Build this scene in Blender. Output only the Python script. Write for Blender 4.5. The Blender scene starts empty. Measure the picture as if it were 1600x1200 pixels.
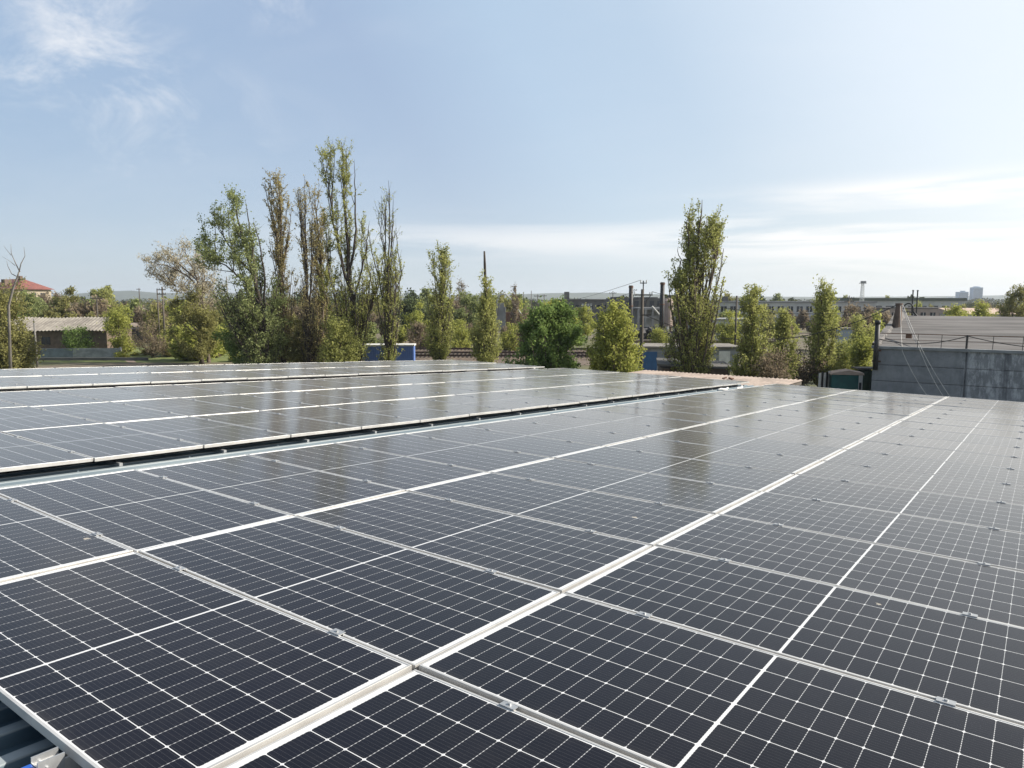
import bpy, math, random
import numpy as np
from mathutils import Vector, Matrix
random.seed(7)
rng = np.random.default_rng(11)
R = math.radians
scene = bpy.context.scene
col = scene.collection

# ------------------------------------------------------------------ camera
EYE = 8.5
PITCH = 6.638
FPX = 1143.0
cam_d = bpy.data.cameras.new("camera")
cam = bpy.data.objects.new("camera", cam_d)
col.objects.link(cam)
cam.location = (0, 0, EYE)
cam.rotation_euler = (R(90 - PITCH), 0, 0)
cam_d.sensor_width = 36.0
cam_d.lens = FPX / 1600 * 36.0
cam_d.clip_start = 0.05
cam_d.clip_end = 30000
scene.camera = cam

# ------------------------------------------------------------------ sky and sun
SUN_AZ, SUN_EL = 88.0, 34.0
world = bpy.data.worlds.new("World")
scene.world = world
world.use_nodes = True
wt = world.node_tree
for n in list(wt.nodes):
    wt.nodes.remove(n)
def wn(t, **k):
    n = wt.nodes.new(t)
    for a, b in k.items():
        setattr(n, a, b)
    return n
def wl(a, b): wt.links.new(a, b)
sky = wn('ShaderNodeTexSky', sky_type='NISHITA', sun_disc=False,
         sun_elevation=R(SUN_EL), sun_rotation=R(SUN_AZ), altitude=100,
         air_density=1.0, dust_density=0.9, ozone_density=1.5)
bg = wn('ShaderNodeBackground')
bg.inputs['Strength'].default_value = 0.092
out = wn('ShaderNodeOutputWorld')
wl(bg.outputs[0], out.inputs[0])
tc = wn('ShaderNodeTexCoord')
sep = wn('ShaderNodeSeparateXYZ'); wl(tc.outputs['Generated'], sep.inputs[0])
def wm(op, a, b=None, c=None, clamp=False):
    n = wn('ShaderNodeMath', operation=op, use_clamp=clamp)
    for i, v in enumerate((a, b, c)):
        if v is None: continue
        if isinstance(v, (int, float)): n.inputs[i].default_value = v
        else: wl(v, n.inputs[i])
    return n.outputs[0]
az = wm('ARCTAN2', sep.outputs[0], sep.outputs[1])
el = wm('ARCSINE', sep.outputs[2])
def cloud(scx, scy, detail, rough, lo, hi, rot, seed, dist):
    cx = wn('ShaderNodeCombineXYZ'); wl(az, cx.inputs[0]); wl(el, cx.inputs[1])
    mp = wn('ShaderNodeMapping'); wl(cx.outputs[0], mp.inputs[0])
    mp.inputs['Rotation'].default_value = (0, 0, rot)
    mp.inputs['Scale'].default_value = (scx, scy, 1)
    mp.inputs['Location'].default_value = (seed, seed * .37, seed * .7)
    nz = wn('ShaderNodeTexNoise'); wl(mp.outputs[0], nz.inputs['Vector'])
    nz.inputs['Scale'].default_value = 1
    nz.inputs['Detail'].default_value = detail
    nz.inputs['Roughness'].default_value = rough
    nz.inputs['Distortion'].default_value = dist
    mr = wn('ShaderNodeMapRange', interpolation_type='SMOOTHSTEP')
    wl(nz.outputs[0], mr.inputs[0])
    mr.inputs[1].default_value = lo; mr.inputs[2].default_value = hi
    return mr.outputs[0]
def blob(a0, e0, ra, re):
    da = wm('DIVIDE', wm('SUBTRACT', az, R(a0)), R(ra))
    de = wm('DIVIDE', wm('SUBTRACT', el, R(e0)), R(re))
    d2 = wm('ADD', wm('MULTIPLY', da, da), wm('MULTIPLY', de, de))
    return wm('POWER', 2.71828, wm('MULTIPLY', d2, -1.0))
# wisps high on the left
c1 = cloud(6.5, 11.0, 9, .66, .42, .74, .85, 5.4, .5)
m1 = wm('ADD', blob(-29.5, 18.0, 4.6, 5.0), wm('MULTIPLY', blob(-28.5, 13.8, 8, 1.7), .9))
m1 = wm('ADD', m1, wm('MULTIPLY', blob(-17, 20.6, 2.6, 1.9), .9))
m1 = wm('ADD', m1, wm('MULTIPLY', blob(-27, 10, 12, 3.0), .35), clamp=True)
c1 = wm('MULTIPLY', c1, m1)
# long low streaks on the right and over the centre
c2 = cloud(3.0, 36.0, 6, .55, .34, .58, -.03, 8.3, .35)
m2 = wm('ADD', wm('ADD', blob(31, 7.3, 11, .75), wm('MULTIPLY', blob(32, 4.6, 14, 1.6), .95)), wm('MULTIPLY', blob(3, 4.4, 20, 1.3), .5))
m2 = wm('ADD', m2, wm('MULTIPLY', blob(40, 3.4, 22, 2.2), .8), clamp=True)
c2 = wm('MULTIPLY', c2, m2)
# a thin veil
c3 = cloud(2.0, 7.0, 5, .6, .40, .85, .2, 1.7, .5)
c3 = wm('MULTIPLY', c3, .08)
cl = wm('MAXIMUM', wm('MAXIMUM', wm('MULTIPLY', c1, .60), wm('MULTIPLY', c2, .95)), c3, clamp=True)
mix = wn('ShaderNodeMix', data_type='RGBA')
mix.inputs[7].default_value = (7.4, 7.2, 7.0, 1)
# thin high veil: brighter towards the sun, paler low over the horizon
sdv = wn('ShaderNodeVectorMath', operation='DOT_PRODUCT')
wl(tc.outputs['Generated'], sdv.inputs[0])
sdv.inputs[1].default_value = (math.sin(R(SUN_AZ)) * math.cos(R(SUN_EL)), math.cos(R(SUN_AZ)) * math.cos(R(SUN_EL)), math.sin(R(SUN_EL)))
dot01 = wm('MULTIPLY_ADD', sdv.outputs['Value'], .5, .5, clamp=True)
def wramp(stops):
    n = wn('ShaderNodeValToRGB'); wl(dot01, n.inputs[0]); e = n.color_ramp.elements
    while len(e) < len(stops): e.new(.5)
    for i, (d, c) in enumerate(stops):
        e[i].position = d * .5 + .5; e[i].color = (c[0] / 10, c[1] / 10, c[2] / 10, 1)
    v = wn('ShaderNodeVectorMath', operation='SCALE'); wl(n.outputs[0], v.inputs[0]); v.inputs['Scale'].default_value = 10
    return v.outputs[0]
zen = wramp([(-1, (2.0, 2.8, 4.1)), (-.3, (2.2, 3.15, 4.55)), (.04, (2.45, 3.25, 4.6)), (.20, (3.2, 4.2, 5.4)), (.34, (3.45, 4.4, 5.5)), (.54, (5.3, 5.95, 6.6)), (.74, (6.4, 6.8, 7.1)), (.9, (9, 9, 8.8)), (1, (14, 13.5, 12.6))])
hor_ = wramp([(-1, (3.4, 3.8, 4.2)), (-.3, (3.9, 4.45, 4.85)), (.2, (4.9, 5.4, 5.65)), (.4, (5.9, 6.05, 5.9)), (.8, (8.5, 8.3, 7.7)), (1, (10, 9.7, 9))])
hz_ = wm('POWER', 2.71828, wm('MULTIPLY', wm('MAXIMUM', el, 0.0), -1.0 / R(8.0)))
dk = wn('ShaderNodeMapRange', interpolation_type='SMOOTHSTEP'); wl(el, dk.inputs[0])
for i_, v_ in enumerate((R(22), R(52), 1.0, .50)): dk.inputs[1 + i_].default_value = v_
zd = wn('ShaderNodeVectorMath', operation='SCALE'); wl(zen, zd.inputs[0]); wl(dk.outputs[0], zd.inputs['Scale'])
vm_ = wn('ShaderNodeMix', data_type='RGBA'); wl(hz_, vm_.inputs[0]); wl(zd.outputs[0], vm_.inputs[6]); wl(hor_, vm_.inputs[7])
mix2 = wn('ShaderNodeMix', data_type='RGBA'); mix2.inputs[0].default_value = .86
wl(sky.outputs[0], mix2.inputs[6]); wl(vm_.outputs[2], mix2.inputs[7])
wl(cl, mix.inputs[0]); wl(mix2.outputs[2], mix.inputs[6])
wl(mix.outputs[2], bg.inputs['Color'])

sd = Vector((math.sin(R(SUN_AZ)) * math.cos(R(SUN_EL)), math.cos(R(SUN_AZ)) * math.cos(R(SUN_EL)), math.sin(R(SUN_EL))))
sun_d = bpy.data.lights.new("sun", 'SUN')
sun_d.energy = 4.8
sun_d.angle = R(0.53)
sun_d.color = (1.0, 0.93, 0.82)
sun = bpy.data.objects.new("sun", sun_d)
sun.rotation_euler = sd.to_track_quat('Z', 'Y').to_euler()
sun.location = sd * 200
col.objects.link(sun)

scene.view_settings.view_transform = 'Standard'
scene.view_settings.look = 'None'
scene.view_settings.gamma = 1.0
scene.view_settings.exposure = 0.75

# ------------------------------------------------------------------ helpers
CP, SP = math.cos(R(PITCH)), math.sin(R(PITCH))
def at(px, py, Y):
    """world point seen at a photo position, Y metres ahead of the viewer"""
    a = (px - 800) / FPX; b = (600 - py) / FPX
    dx, dy, dz = a, CP + b * SP, b * CP - SP
    k = Y / dy
    return Vector((dx * k, Y, EYE + dz * k))

class MB:
    def __init__(s): s.v = []; s.f = []
    def add(s, verts, faces):
        o = len(s.v); s.v += [tuple(p) for p in verts]; s.f += [tuple(i + o for i in f) for f in faces]; return s
    def box(s, x0, x1, y0, y1, z0, z1, M=None):
        vs = [Vector((x, y, z)) for z in (z0, z1) for y in (y0, y1) for x in (x0, x1)]
        if M is not None: vs = [M @ v for v in vs]
        return s.add(vs, [(0, 2, 3, 1), (4, 5, 7, 6), (0, 1, 5, 4), (2, 6, 7, 3), (0, 4, 6, 2), (1, 3, 7, 5)])
    def tube(s, pts, radii, n=8, cap=True):
        pts = [Vector(p) for p in pts]
        if not hasattr(radii, '__len__'): radii = [radii] * len(pts)
        rings = []; o = len(s.v); prev = None
        for i, p in enumerate(pts):
            t = (pts[min(i + 1, len(pts) - 1)] - pts[max(i - 1, 0)])
            if t.length < 1e-9: t = Vector((0, 0, 1))
            t.normalize()
            if prev is None:
                a = t.orthogonal().normalized()
            else:
                a = prev - t * prev.dot(t)
                a = a.normalized() if a.length > 1e-6 else t.orthogonal().normalized()
            prev = a; b = t.cross(a)
            for k in range(n):
                th = 2 * math.pi * k / n
                s.v.append(tuple(p + (a * math.cos(th) + b * math.sin(th)) * radii[i]))
        for i in range(len(pts) - 1):
            for k in range(n):
                k2 = (k + 1) % n
                s.f.append((o + i * n + k, o + i * n + k2, o + (i + 1) * n + k2, o + (i + 1) * n + k))
        if cap:
            s.f.append(tuple(o + k for k in reversed(range(n))))
            s.f.append(tuple(o + (len(pts) - 1) * n + k for k in range(n)))
        return s
    def prism(s, poly, y0, y1):
        """poly of (x,z) extruded along y"""
        n = len(poly)
        vs = [(x, y0, z) for x, z in poly] + [(x, y1, z) for x, z in poly]
        fs = [tuple(range(n)), tuple(reversed(range(n, 2 * n)))]
        fs += [(i, i + n, (i + 1) % n + n, (i + 1) % n) for i in range(n)]
        return s.add(vs, fs)
    def build(s, name, m, parent=None, smooth=False, bevel=0):
        me = bpy.data.meshes.new(name)
        me.from_pydata(s.v, [], s.f)
        me.materials.append(m)
        me.update()
        import bmesh
        bm = bmesh.new(); bm.from_mesh(me); bmesh.ops.recalc_face_normals(bm, faces=bm.faces); bm.to_mesh(me); bm.free()
        if smooth:
            me.polygons.foreach_set('use_smooth', [True] * len(me.polygons))
        o = bpy.data.objects.new(name, me)
        col.objects.link(o)
        if parent: o.parent = parent
        if bevel:
            b = o.modifiers.new('bevel', 'BEVEL'); b.width = bevel; b.segments = 2; b.limit_method = 'ANGLE'
        return o

def tag(o, label=None, cat=None, group=None, kind=None):
    if label: o['label'] = label
    if cat: o['category'] = cat
    if group: o['group'] = group
    if kind: o['kind'] = kind
    return o
def thing(name, label, cat, loc=(0, 0, 0), rz=0, group=None):
    o = bpy.data.objects.new(name, None)
    o.empty_display_size = .3
    col.objects.link(o); o.location = loc; o.rotation_euler = (0, 0, rz)
    return tag(o, label, cat, group)
def dup(root, M):
    r = root.copy(); col.objects.link(r); r.matrix_world = M
    for ch in root.children:
        c = ch.copy(); col.objects.link(c); c.parent = r
        for g in ch.children:
            d = g.copy(); col.objects.link(d); d.parent = c
    return r

# ------------------------------------------------------------------ materials
class NT:
    def __init__(s, name):
        s.m = bpy.data.materials.new(name); s.m.use_nodes = True
        s.t = s.m.node_tree
        s.p = s.t.nodes['Principled BSDF']
        s.out = s.t.nodes['Material Output']
    def n(s, t, **k):
        n = s.t.nodes.new(t)
        for a, b in k.items(): setattr(n, a, b)
        return n
    def l(s, a, b): s.t.links.new(a, b)
    def math(s, op, a, b=None, c=None, clamp=False):
        n = s.n('ShaderNodeMath', operation=op, use_clamp=clamp)
        for i, v in enumerate((a, b, c)):
            if v is None: continue
            if isinstance(v, (int, float)): n.inputs[i].default_value = v
            else: s.l(v, n.inputs[i])
        return n.outputs[0]
    def noise(s, vec, scale, detail=4, rough=.55, dist=0):
        n = s.n('ShaderNodeTexNoise'); s.l(vec, n.inputs['Vector'])
        n.inputs['Scale'].default_value = scale; n.inputs['Detail'].default_value = detail
        n.inputs['Roughness'].default_value = rough; n.inputs['Distortion'].default_value = dist
        return n.outputs[0]
    def ramp(s, fac, stops):
        n = s.n('ShaderNodeValToRGB'); s.l(fac, n.inputs[0])
        e = n.color_ramp.elements
        while len(e) < len(stops): e.new(.5)
        for i, (p, c) in enumerate(stops):
            e[i].position = p; e[i].color = (*c, 1)
        return n.outputs[0]
    def mix(s, fac, a, b):
        n = s.n('ShaderNodeMix', data_type='RGBA')
        for i, v in ((0, fac), (6, a), (7, b)):
            if isinstance(v, (int, float)): n.inputs[i].default_value = v
            elif isinstance(v, tuple): n.inputs[i].default_value = (*v, 1)
            else: s.l(v, n.inputs[i])
        return n.outputs[2]
    def rng(s, f, lo, hi, a=0., b=1.):
        n = s.n('ShaderNodeMapRange', interpolation_type='SMOOTHSTEP'); s.l(f, n.inputs[0])
        for i, v in enumerate((lo, hi, a, b)): n.inputs[1 + i].default_value = v
        return n.outputs[0]
    def obj(s): return s.n('ShaderNodeTexCoord').outputs['Object']
    def map(s, vec, sc=(1, 1, 1), rot=(0, 0, 0)):
        n = s.n('ShaderNodeMapping'); s.l(vec, n.inputs[0])
        n.inputs['Scale'].default_value = sc; n.inputs['Rotation'].default_value = rot
        return n.outputs[0]
    def bump(s, h, strength=.3, dist=.02):
        n = s.n('ShaderNodeBump'); s.l(h, n.inputs['Height'])
        n.inputs['Strength'].default_value = strength; n.inputs['Distance'].default_value = dist
        s.l(n.outputs[0], s.p.inputs['Normal'])

def mat(name, c, c2=None, scale=2.0, rough=.7, metal=0.0, bump=0.0, stretch=(1, 1, 1), lo=.35, hi=.65, spec=None, bd=.02):
    t = NT(name)
    t.p.inputs['Roughness'].default_value = rough
    t.p.inputs['Metallic'].default_value = metal
    if spec is not None: t.p.inputs['Specular IOR Level'].default_value = spec
    if c2 is None: c2 = tuple(x * .72 for x in c)
    v = t.map(t.obj(), stretch)
    n = t.noise(v, scale, 6, .62, .3)
    t.l(t.mix(t.rng(n, lo, hi), c2, c), t.p.inputs['Base Color'])
    if bump: t.bump(n, bump, bd)
    return t.m

# --- solar cells under glass: grid, busbars, diamonds, dust
def cell_material():
    t = NT('solar_cells')
    o = t.obj()
    s = t.n('ShaderNodeSeparateXYZ'); t.l(o, s.inputs[0])
    x, y = s.outputs[0], s.outputs[1]
    PX, PY, CG = .1835, .0915, .006
    fx = t.math('FRACT', t.math('ADD', t.math('DIVIDE', x, PX), 10.5))
    dx = t.math('MULTIPLY', t.math('ABSOLUTE', t.math('SUBTRACT', fx, .5)), PX)
    ya = t.math('SUBTRACT', t.math('ABSOLUTE', y), CG)
    fy = t.math('FRACT', t.math('ADD', t.math('DIVIDE', ya, PY), 10.5))
    dy = t.math('MULTIPLY', t.math('ABSOLUTE', t.math('SUBTRACT', fy, .5)), PY)
    strg = t.math('LESS_THAN', dx, .0017)
    cg = t.math('LESS_THAN', dy, .00125)
    dia = t.math('LESS_THAN', t.math('ADD', dx, dy), .0085)
    ctr = t.math('LESS_THAN', ya, 0.0)
    mx = t.math('GREATER_THAN', t.math('ABSOLUTE', x), .5506)
    my = t.math('GREATER_THAN', ya, 1.0985)
    fb = t.math('FRACT', t.math('ADD', t.math('DIVIDE', x, PX / 10), 100.0))
    db = t.math('ABSOLUTE', t.math('SUBTRACT', fb, .5))
    bus = t.math('LESS_THAN', db, .035)
    # the solder pads make the gaps between half cells read as dashes
    cgd = t.math('MULTIPLY', cg, t.math('ADD', t.math('MULTIPLY', t.math('LESS_THAN', db, .25), .55), .28))
    w = t.math('MAXIMUM', t.math('MAXIMUM', strg, cgd), t.math('MAXIMUM', dia, ctr))
    w = t.math('MAXIMUM', w, t.math('MAXIMUM', mx, my))
    w = t.math('MAXIMUM', w, t.math('MULTIPLY', bus, .05))
    # tone differs a little from panel to panel and cell to cell
    oi = t.n('ShaderNodeObjectInfo')
    cell = t.mix(oi.outputs['Random'], (.0028, .0034, .0085), (.0050, .0050, .0105))
    ci = t.n('ShaderNodeCombineXYZ')
    t.l(t.math('FLOOR', t.math('ADD', t.math('DIVIDE', x, PX), 10.0)), ci.inputs[0])
    t.l(t.math('FLOOR', t.math('ADD', t.math('DIVIDE', ya, PY), 10.0)), ci.inputs[1])
    t.l(t.math('ADD', oi.outputs['Random'], t.math('SIGN', y)), ci.inputs[2])
    wn_ = t.n('ShaderNodeTexWhiteNoise'); t.l(ci.outputs[0], wn_.inputs['Vector'])
    cell = t.mix(t.math('MULTIPLY', wn_.outputs['Value'], .55), cell, (.003, .0035, .0070))
    c = t.mix(w, cell, (.58, .59, .60))
    # thin dust film with smears and dried drops
    va = t.n('ShaderNodeVectorMath', operation='ADD'); t.l(o, va.inputs[0])
    cr = t.n('ShaderNodeCombineXYZ')
    t.l(t.math('MULTIPLY', oi.outputs['Random'], 53.0), cr.inputs[0]); t.l(t.math('MULTIPLY', oi.outputs['Random'], 31.0), cr.inputs[1])
    t.l(cr.outputs[0], va.inputs[1])
    d1 = t.noise(va.outputs[0], 1.6, 6, .65, .8)
    d2 = t.noise(t.map(va.outputs[0], (14, 2.2, 1), (0, 0, .5)), 1.0, 5, .7, 1.2)
    d3 = t.noise(va.outputs[0], 60, 3, .7)
    dust = t.math('ADD', t.math('MULTIPLY', t.rng(d1, .35, .75), .010), t.math('MULTIPLY', t.rng(d2, .50, .8), .010))
    dust = t.math('ADD', dust, t.math('MULTIPLY', t.rng(d3, .62, .80), .022))
    edge = t.rng(t.math('ABSOLUTE', x), .50, .56)
    dust = t.math('ADD', dust, t.math('MULTIPLY', t.math('MULTIPLY', edge, t.rng(d1, .4, .6)), .03))
    dust = t.math('ADD', t.math('MULTIPLY', dust, t.math('MULTIPLY_ADD', oi.outputs['Random'], 1.3, .35)), .002)
    # a few dried bird droppings and rain spots
    vo = t.n('ShaderNodeTexVoronoi'); t.l(va.outputs[0], vo.inputs['Vector']); vo.inputs['Scale'].default_value = 2.3
    vc = t.n('ShaderNodeSeparateColor'); t.l(vo.outputs['Color'], vc.inputs[0])
    rad = t.math('MULTIPLY', t.rng(vc.outputs[0], .90, 1.0), .055)
    rad = t.math('ADD', rad, t.math('MULTIPLY', t.math('SUBTRACT', d3, .5), t.math('MULTIPLY', rad, 1.6)))
    spot = t.math('LESS_THAN', vo.outputs['Distance'], rad)
    dust = t.math('MAXIMUM', dust, t.math('MULTIPLY', spot, .75))
    c = t.mix(dust, c, (.42, .39, .34))
    t.l(c, t.p.inputs['Base Color'])
    rgh = t.math('ADD', t.math('MULTIPLY', dust, 1.2), t.math('ADD', t.math('MULTIPLY', d2, .05), .085))
    t.l(rgh, t.p.inputs['Roughness'])
    t.p.inputs['IOR'].default_value = 1.21
    t.p.inputs['Sheen Weight'].default_value = .46
    t.p.inputs['Sheen Roughness'].default_value = .25
    t.p.inputs['Sheen Tint'].default_value = (1, .91, .80, 1)
    t.p.inputs['Specular IOR Level'].default_value = .5
    t.p.inputs['Coat Weight'].default_value = 0
    t.p.inputs['Coat IOR'].default_value = 1.3
    t.p.inputs['Coat Roughness'].default_value = .5
    # slight waviness of the toughened glass
    wv = t.noise(va.outputs[0], 1.1, 2, .5)
    t.bump(wv, .05, .02)
    return t.m
M = {}
M['cells'] = cell_material()
M['alu'] = mat('anodised_aluminium', (.60, .59, .57), (.50, .49, .475), 5, .40, .45, stretch=(1, 1, 1))
M['alu_dark'] = mat('galvanised_steel', (.46, .47, .48), (.36, .37, .38), 12, .45, .6)
def sheet_mat():
    t = NT('roof_sheet_paint')
    o = t.obj(); s_ = t.n('ShaderNodeSeparateXYZ'); t.l(o, s_.inputs[0])
    n = t.noise(t.map(o, (.3, 4, 4)), 1.2, 6, .6, .3)
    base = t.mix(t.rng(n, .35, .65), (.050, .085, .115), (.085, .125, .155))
    crest_glint = t.mix(t.rng(n, .3, .6), (.20, .24, .265), (.30, .335, .35))
    c = t.mix(t.rng(s_.outputs[2], -.125, -.116), base, crest_glint)      # sun glint on the crests, painted into the colour by height
    t.l(c, t.p.inputs['Base Color']); t.p.inputs['Roughness'].default_value = .5; t.p.inputs['Specular IOR Level'].default_value = .25
    return t.m
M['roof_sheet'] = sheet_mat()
M['blue_plastic'] = mat('blue_plastic', (.02, .10, .45), rough=.4)
M['white_plastic'] = mat('white_plastic', (.75, .75, .73), rough=.5)

# ------------------------------------------------------------------ the roof under the panels
U = Vector((.58818793, .80696898, -.05325433))
V = Vector((.80783969, -.58934841, -.00796807))
Nn = Vector((.03781534, .03833424, .99854919))
O = Vector((-.4035833, 2.8957597, EYE - 1.52289488))
ROOF = Matrix(((U.x, -V.x, Nn.x, O.x), (U.y, -V.y, Nn.y, O.y), (U.z, -V.z, Nn.z, O.z), (0, 0, 0, 1)))
ROOF = Matrix.LocRotScale(ROOF.translation, ROOF.to_quaternion(), None)
PU, PV = 1.1543, 2.298
X0, X1 = -9.0, 18 * PU + .22
Y0, Y1 = -14.0, 7.672 * PV + .28
ZR = -.115            # crest of the sheet below the panel tops

ware = thing('warehouse', 'warehouse with gently sloping corrugated metal roof carrying all the solar panels', 'building')
ware.matrix_world = ROOF
def corrugated():
    m = MB(); pitch = .200; n = int((Y1 - Y0) / pitch)
    prof = []
    for i in range(n):
        y = Y0 + i * pitch
        prof += [(y, ZR - .050), (y + .105, ZR - .050), (y + .125, ZR), (y + .178, ZR)]
    prof.append((Y0 + n * pitch, ZR - .050))
    k = len(prof)
    vs = [(X0, y, z) for y, z in prof] + [(X1, y, z) for y, z in prof]
    m.add(vs, [(i, i + 1, k + i + 1, k + i) for i in range(k - 1)])
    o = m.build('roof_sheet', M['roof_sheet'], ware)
    sol = o.modifiers.new('thick', 'SOLIDIFY'); sol.thickness = .004; sol.offset = -1
corrugated()
def ware_walls():
    inv = ROOF.inverted(); m = MB()
    cs = [(X0 + .2, Y0 + .2), (X1 - .2, Y0 + .2), (X1 - .2, Y1 - .2), (X0 + .2, Y1 - .2)]
    top = [Vector((x, y, ZR - .06)) for x, y in cs]
    botm = []
    for p in top:
        w = ROOF @ p; w.z = 0.0; botm.append(inv @ w)
    m.add(top + botm, [(i, (i + 1) % 4, 4 + (i + 1) % 4, 4 + i) for i in range(4)])
    m.build('wall', mat('warehouse_wall', (.33, .33, .32), (.24, .24, .23), .6, .85), ware)
ware_walls()

# ------------------------------------------------------------------ solar panels
GW, GL, FH = 1.134, 2.278, .035
def frame_mesh():
    a, b, t = GW / 2, GL / 2, .0115
    o = MB()
    for (x0, x1, y0, y1) in ((-a, -a + t, -b, b), (a - t, a, -b, b), (-a + t, a - t, -b, -b + t), (-a + t, a - t, b - t, b)):
        o.box(x0, x1, y0, y1, -FH, 0)
    return o
def panel_proto():
    r = thing('solar_panel', 'x', 'solar panel')
    frame_mesh().build('frame', M['alu'], r, bevel=.0012)
    g = MB(); a, b = GW / 2 - .0115, GL / 2 - .0115
    g.box(-a, a, -b, b, -.010, -.0022)
    g.build('glass', M['cells'], r)
    for sy in (-1, 1):
        c = MB(); yc = sy * (GL * .29); xc = PU / 2
        c.box(xc - .021, xc + .021, yc - .034, yc + .034, .0015, .0055)
        c.box(xc - .0095, xc - .0065, yc - .034, yc + .034, -.03, .0015)
        c.box(xc + .0065, xc + .0095, yc - .034, yc + .034, -.03, .0015)
        c.tube([(xc, yc, .0055), (xc, yc, .0125)], .0075, 6)
        c.tube([(xc, yc, -.036), (xc, yc, .0015)], .004, 6)
        c.build('clamp', M['alu_dark'], r)
    return r
ORD = ['first', 'second', 'third', 'fourth', 'fifth', 'sixth', 'seventh', 'eighth', 'ninth', 'tenth', 'eleventh', 'twelfth', 'thirteenth',
       'fourteenth', 'fifteenth', 'sixteenth', 'seventeenth', 'eighteenth', 'nineteenth', 'twentieth']
rows = [(-2, -1, 17, 'first row right of the wide gap', 'near'),
        (-1, -1, 17, 'second row right of the wide gap', 'near'),
        (0, -1, 17, 'third row right of the wide gap', 'near'),
        (1, 4, 17, 'fourth row right of the wide gap', 'near')]
P2 = GL / PV + .0045
for i, nm in enumerate(('first', 'second', 'third')):
    rows.append((-2.343 - P2 * (i + 1), -1 + i, 17, nm + ' row beyond the wide gap', 'middle'))
for i, nm in enumerate(('first', 'second')):
    rows.append((-5.70 - P2 * (i + 1), 1 + i, 17, nm + ' row beyond the narrow dark gap', 'far'))
proto = panel_proto()
first = True
prng = random.Random(5)
for v0, k0, k1, desc, arr in rows:
    for k in range(k0, k1 + 1):
        vc = v0 * PV + (PV / 2 if arr == 'near' else P2 * PV / 2)
        T = ROOF @ Matrix.Translation((k * PU + PU / 2, -vc, 0)) \
            @ Matrix.Rotation(R(prng.gauss(0, .16)), 4, 'X') @ Matrix.Rotation(R(prng.gauss(0, .18)), 4, 'Y')
        if first:
            p = proto; p.matrix_world = T; first = False
        else:
            p = dup(proto, T)
        tag(p, 'solar panel, ' + ORD[17 - k] + ' from the far end, ' + desc, 'solar panel',
            'solar panels in the ' + {'near': 'nearest', 'middle': 'middle', 'far': 'farthest'}[arr] + ' array')

# mounting rails: two under each row, lying across the crests of the sheet
def rail_mb(x0, x1):
    m = MB()
    m.box(x0, x1, -.02, .02, ZR + .003, ZR + .017)
    m.box(x0, x1, -.02, -.014, ZR + .017, -.037)
    m.box(x0, x1, .014, .02, ZR + .017, -.037)
    m.box(x0, x1, -.014, .014, -.063, -.058)
    return m
ri = 0
for v0, k0, k1, desc, arr in rows:
    for s, word in ((-1, 'left'), (1, 'right')):
        vc = v0 * PV + (PV / 2 if arr == 'near' else P2 * PV / 2) + s * GL * .29
        if ri == 0:
            pass
        r = rail_mb(k0 * PU - .11, (k1 + 1) * PU + .05).build('mounting_rail', M['alu'], None)
        r.matrix_world = ROOF @ Matrix.Translation((0, -vc, 0))
        tag(r, 'aluminium mounting rail under the ' + word + ' half of the ' + desc, 'rail', 'rails carrying the solar panels')
        ri += 1
# end bracket on the near end of the second row's right rail (bottom left of the picture)
br = thing('rail_bracket', 'galvanised bracket with blue cap at the near panel edge, bottom left corner', 'bracket')
br.matrix_world = ROOF @ Matrix.Translation((-1 * PU - .055, -(-.5 * PV + GL * .29), 0))
b = MB(); b.box(-.03, .05, -.026, -.021, -.085, -.012); b.box(-.03, .05, .021, .026, -.085, -.012); b.box(-.03, -.026, -.021, .021, -.085, -.030)
b.tube([(-.005, -.034, -.04), (-.005, .034, -.04)], .007, 6)
b.build('clip', M['alu_dark'], br)
b = MB(); b.box(-.062, -.032, -.022, .022, -.085, -.03); b.build('cap', M['blue_plastic'], br, bevel=.003)
# short profiles poking out below the near edge of the middle array
sp = None
for i in range(17):
    k = i
    y = 2.343 * PV
    T = ROOF @ Matrix.Translation((k * PU + PU * 1.22 + .0, y, 0))
    if sp is None:
        m = MB(); m.box(-.018, .018, -.006, .62, ZR + .003, ZR + .008)
        m.box(-.018, -.014, -.006, .62, ZR + .008, -.082); m.box(.014, .018, -.006, .62, ZR + .008, -.082)
        m.box(-.014, .014, -.006, .62, -.087, -.082)
        m.box(-.016, .016, -.009, -.006, ZR + .006, -.080)
        sp = m.build('support_profile', M['alu_dark']); o = sp
    else:
        o = sp.copy(); col.objects.link(o)
    o.matrix_world = T
    tag(o, 'metal profile end in the wide gap, ' + ORD[16 - i] + ' from the far end', 'support profile', 'profile ends in the wide gap')
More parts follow.
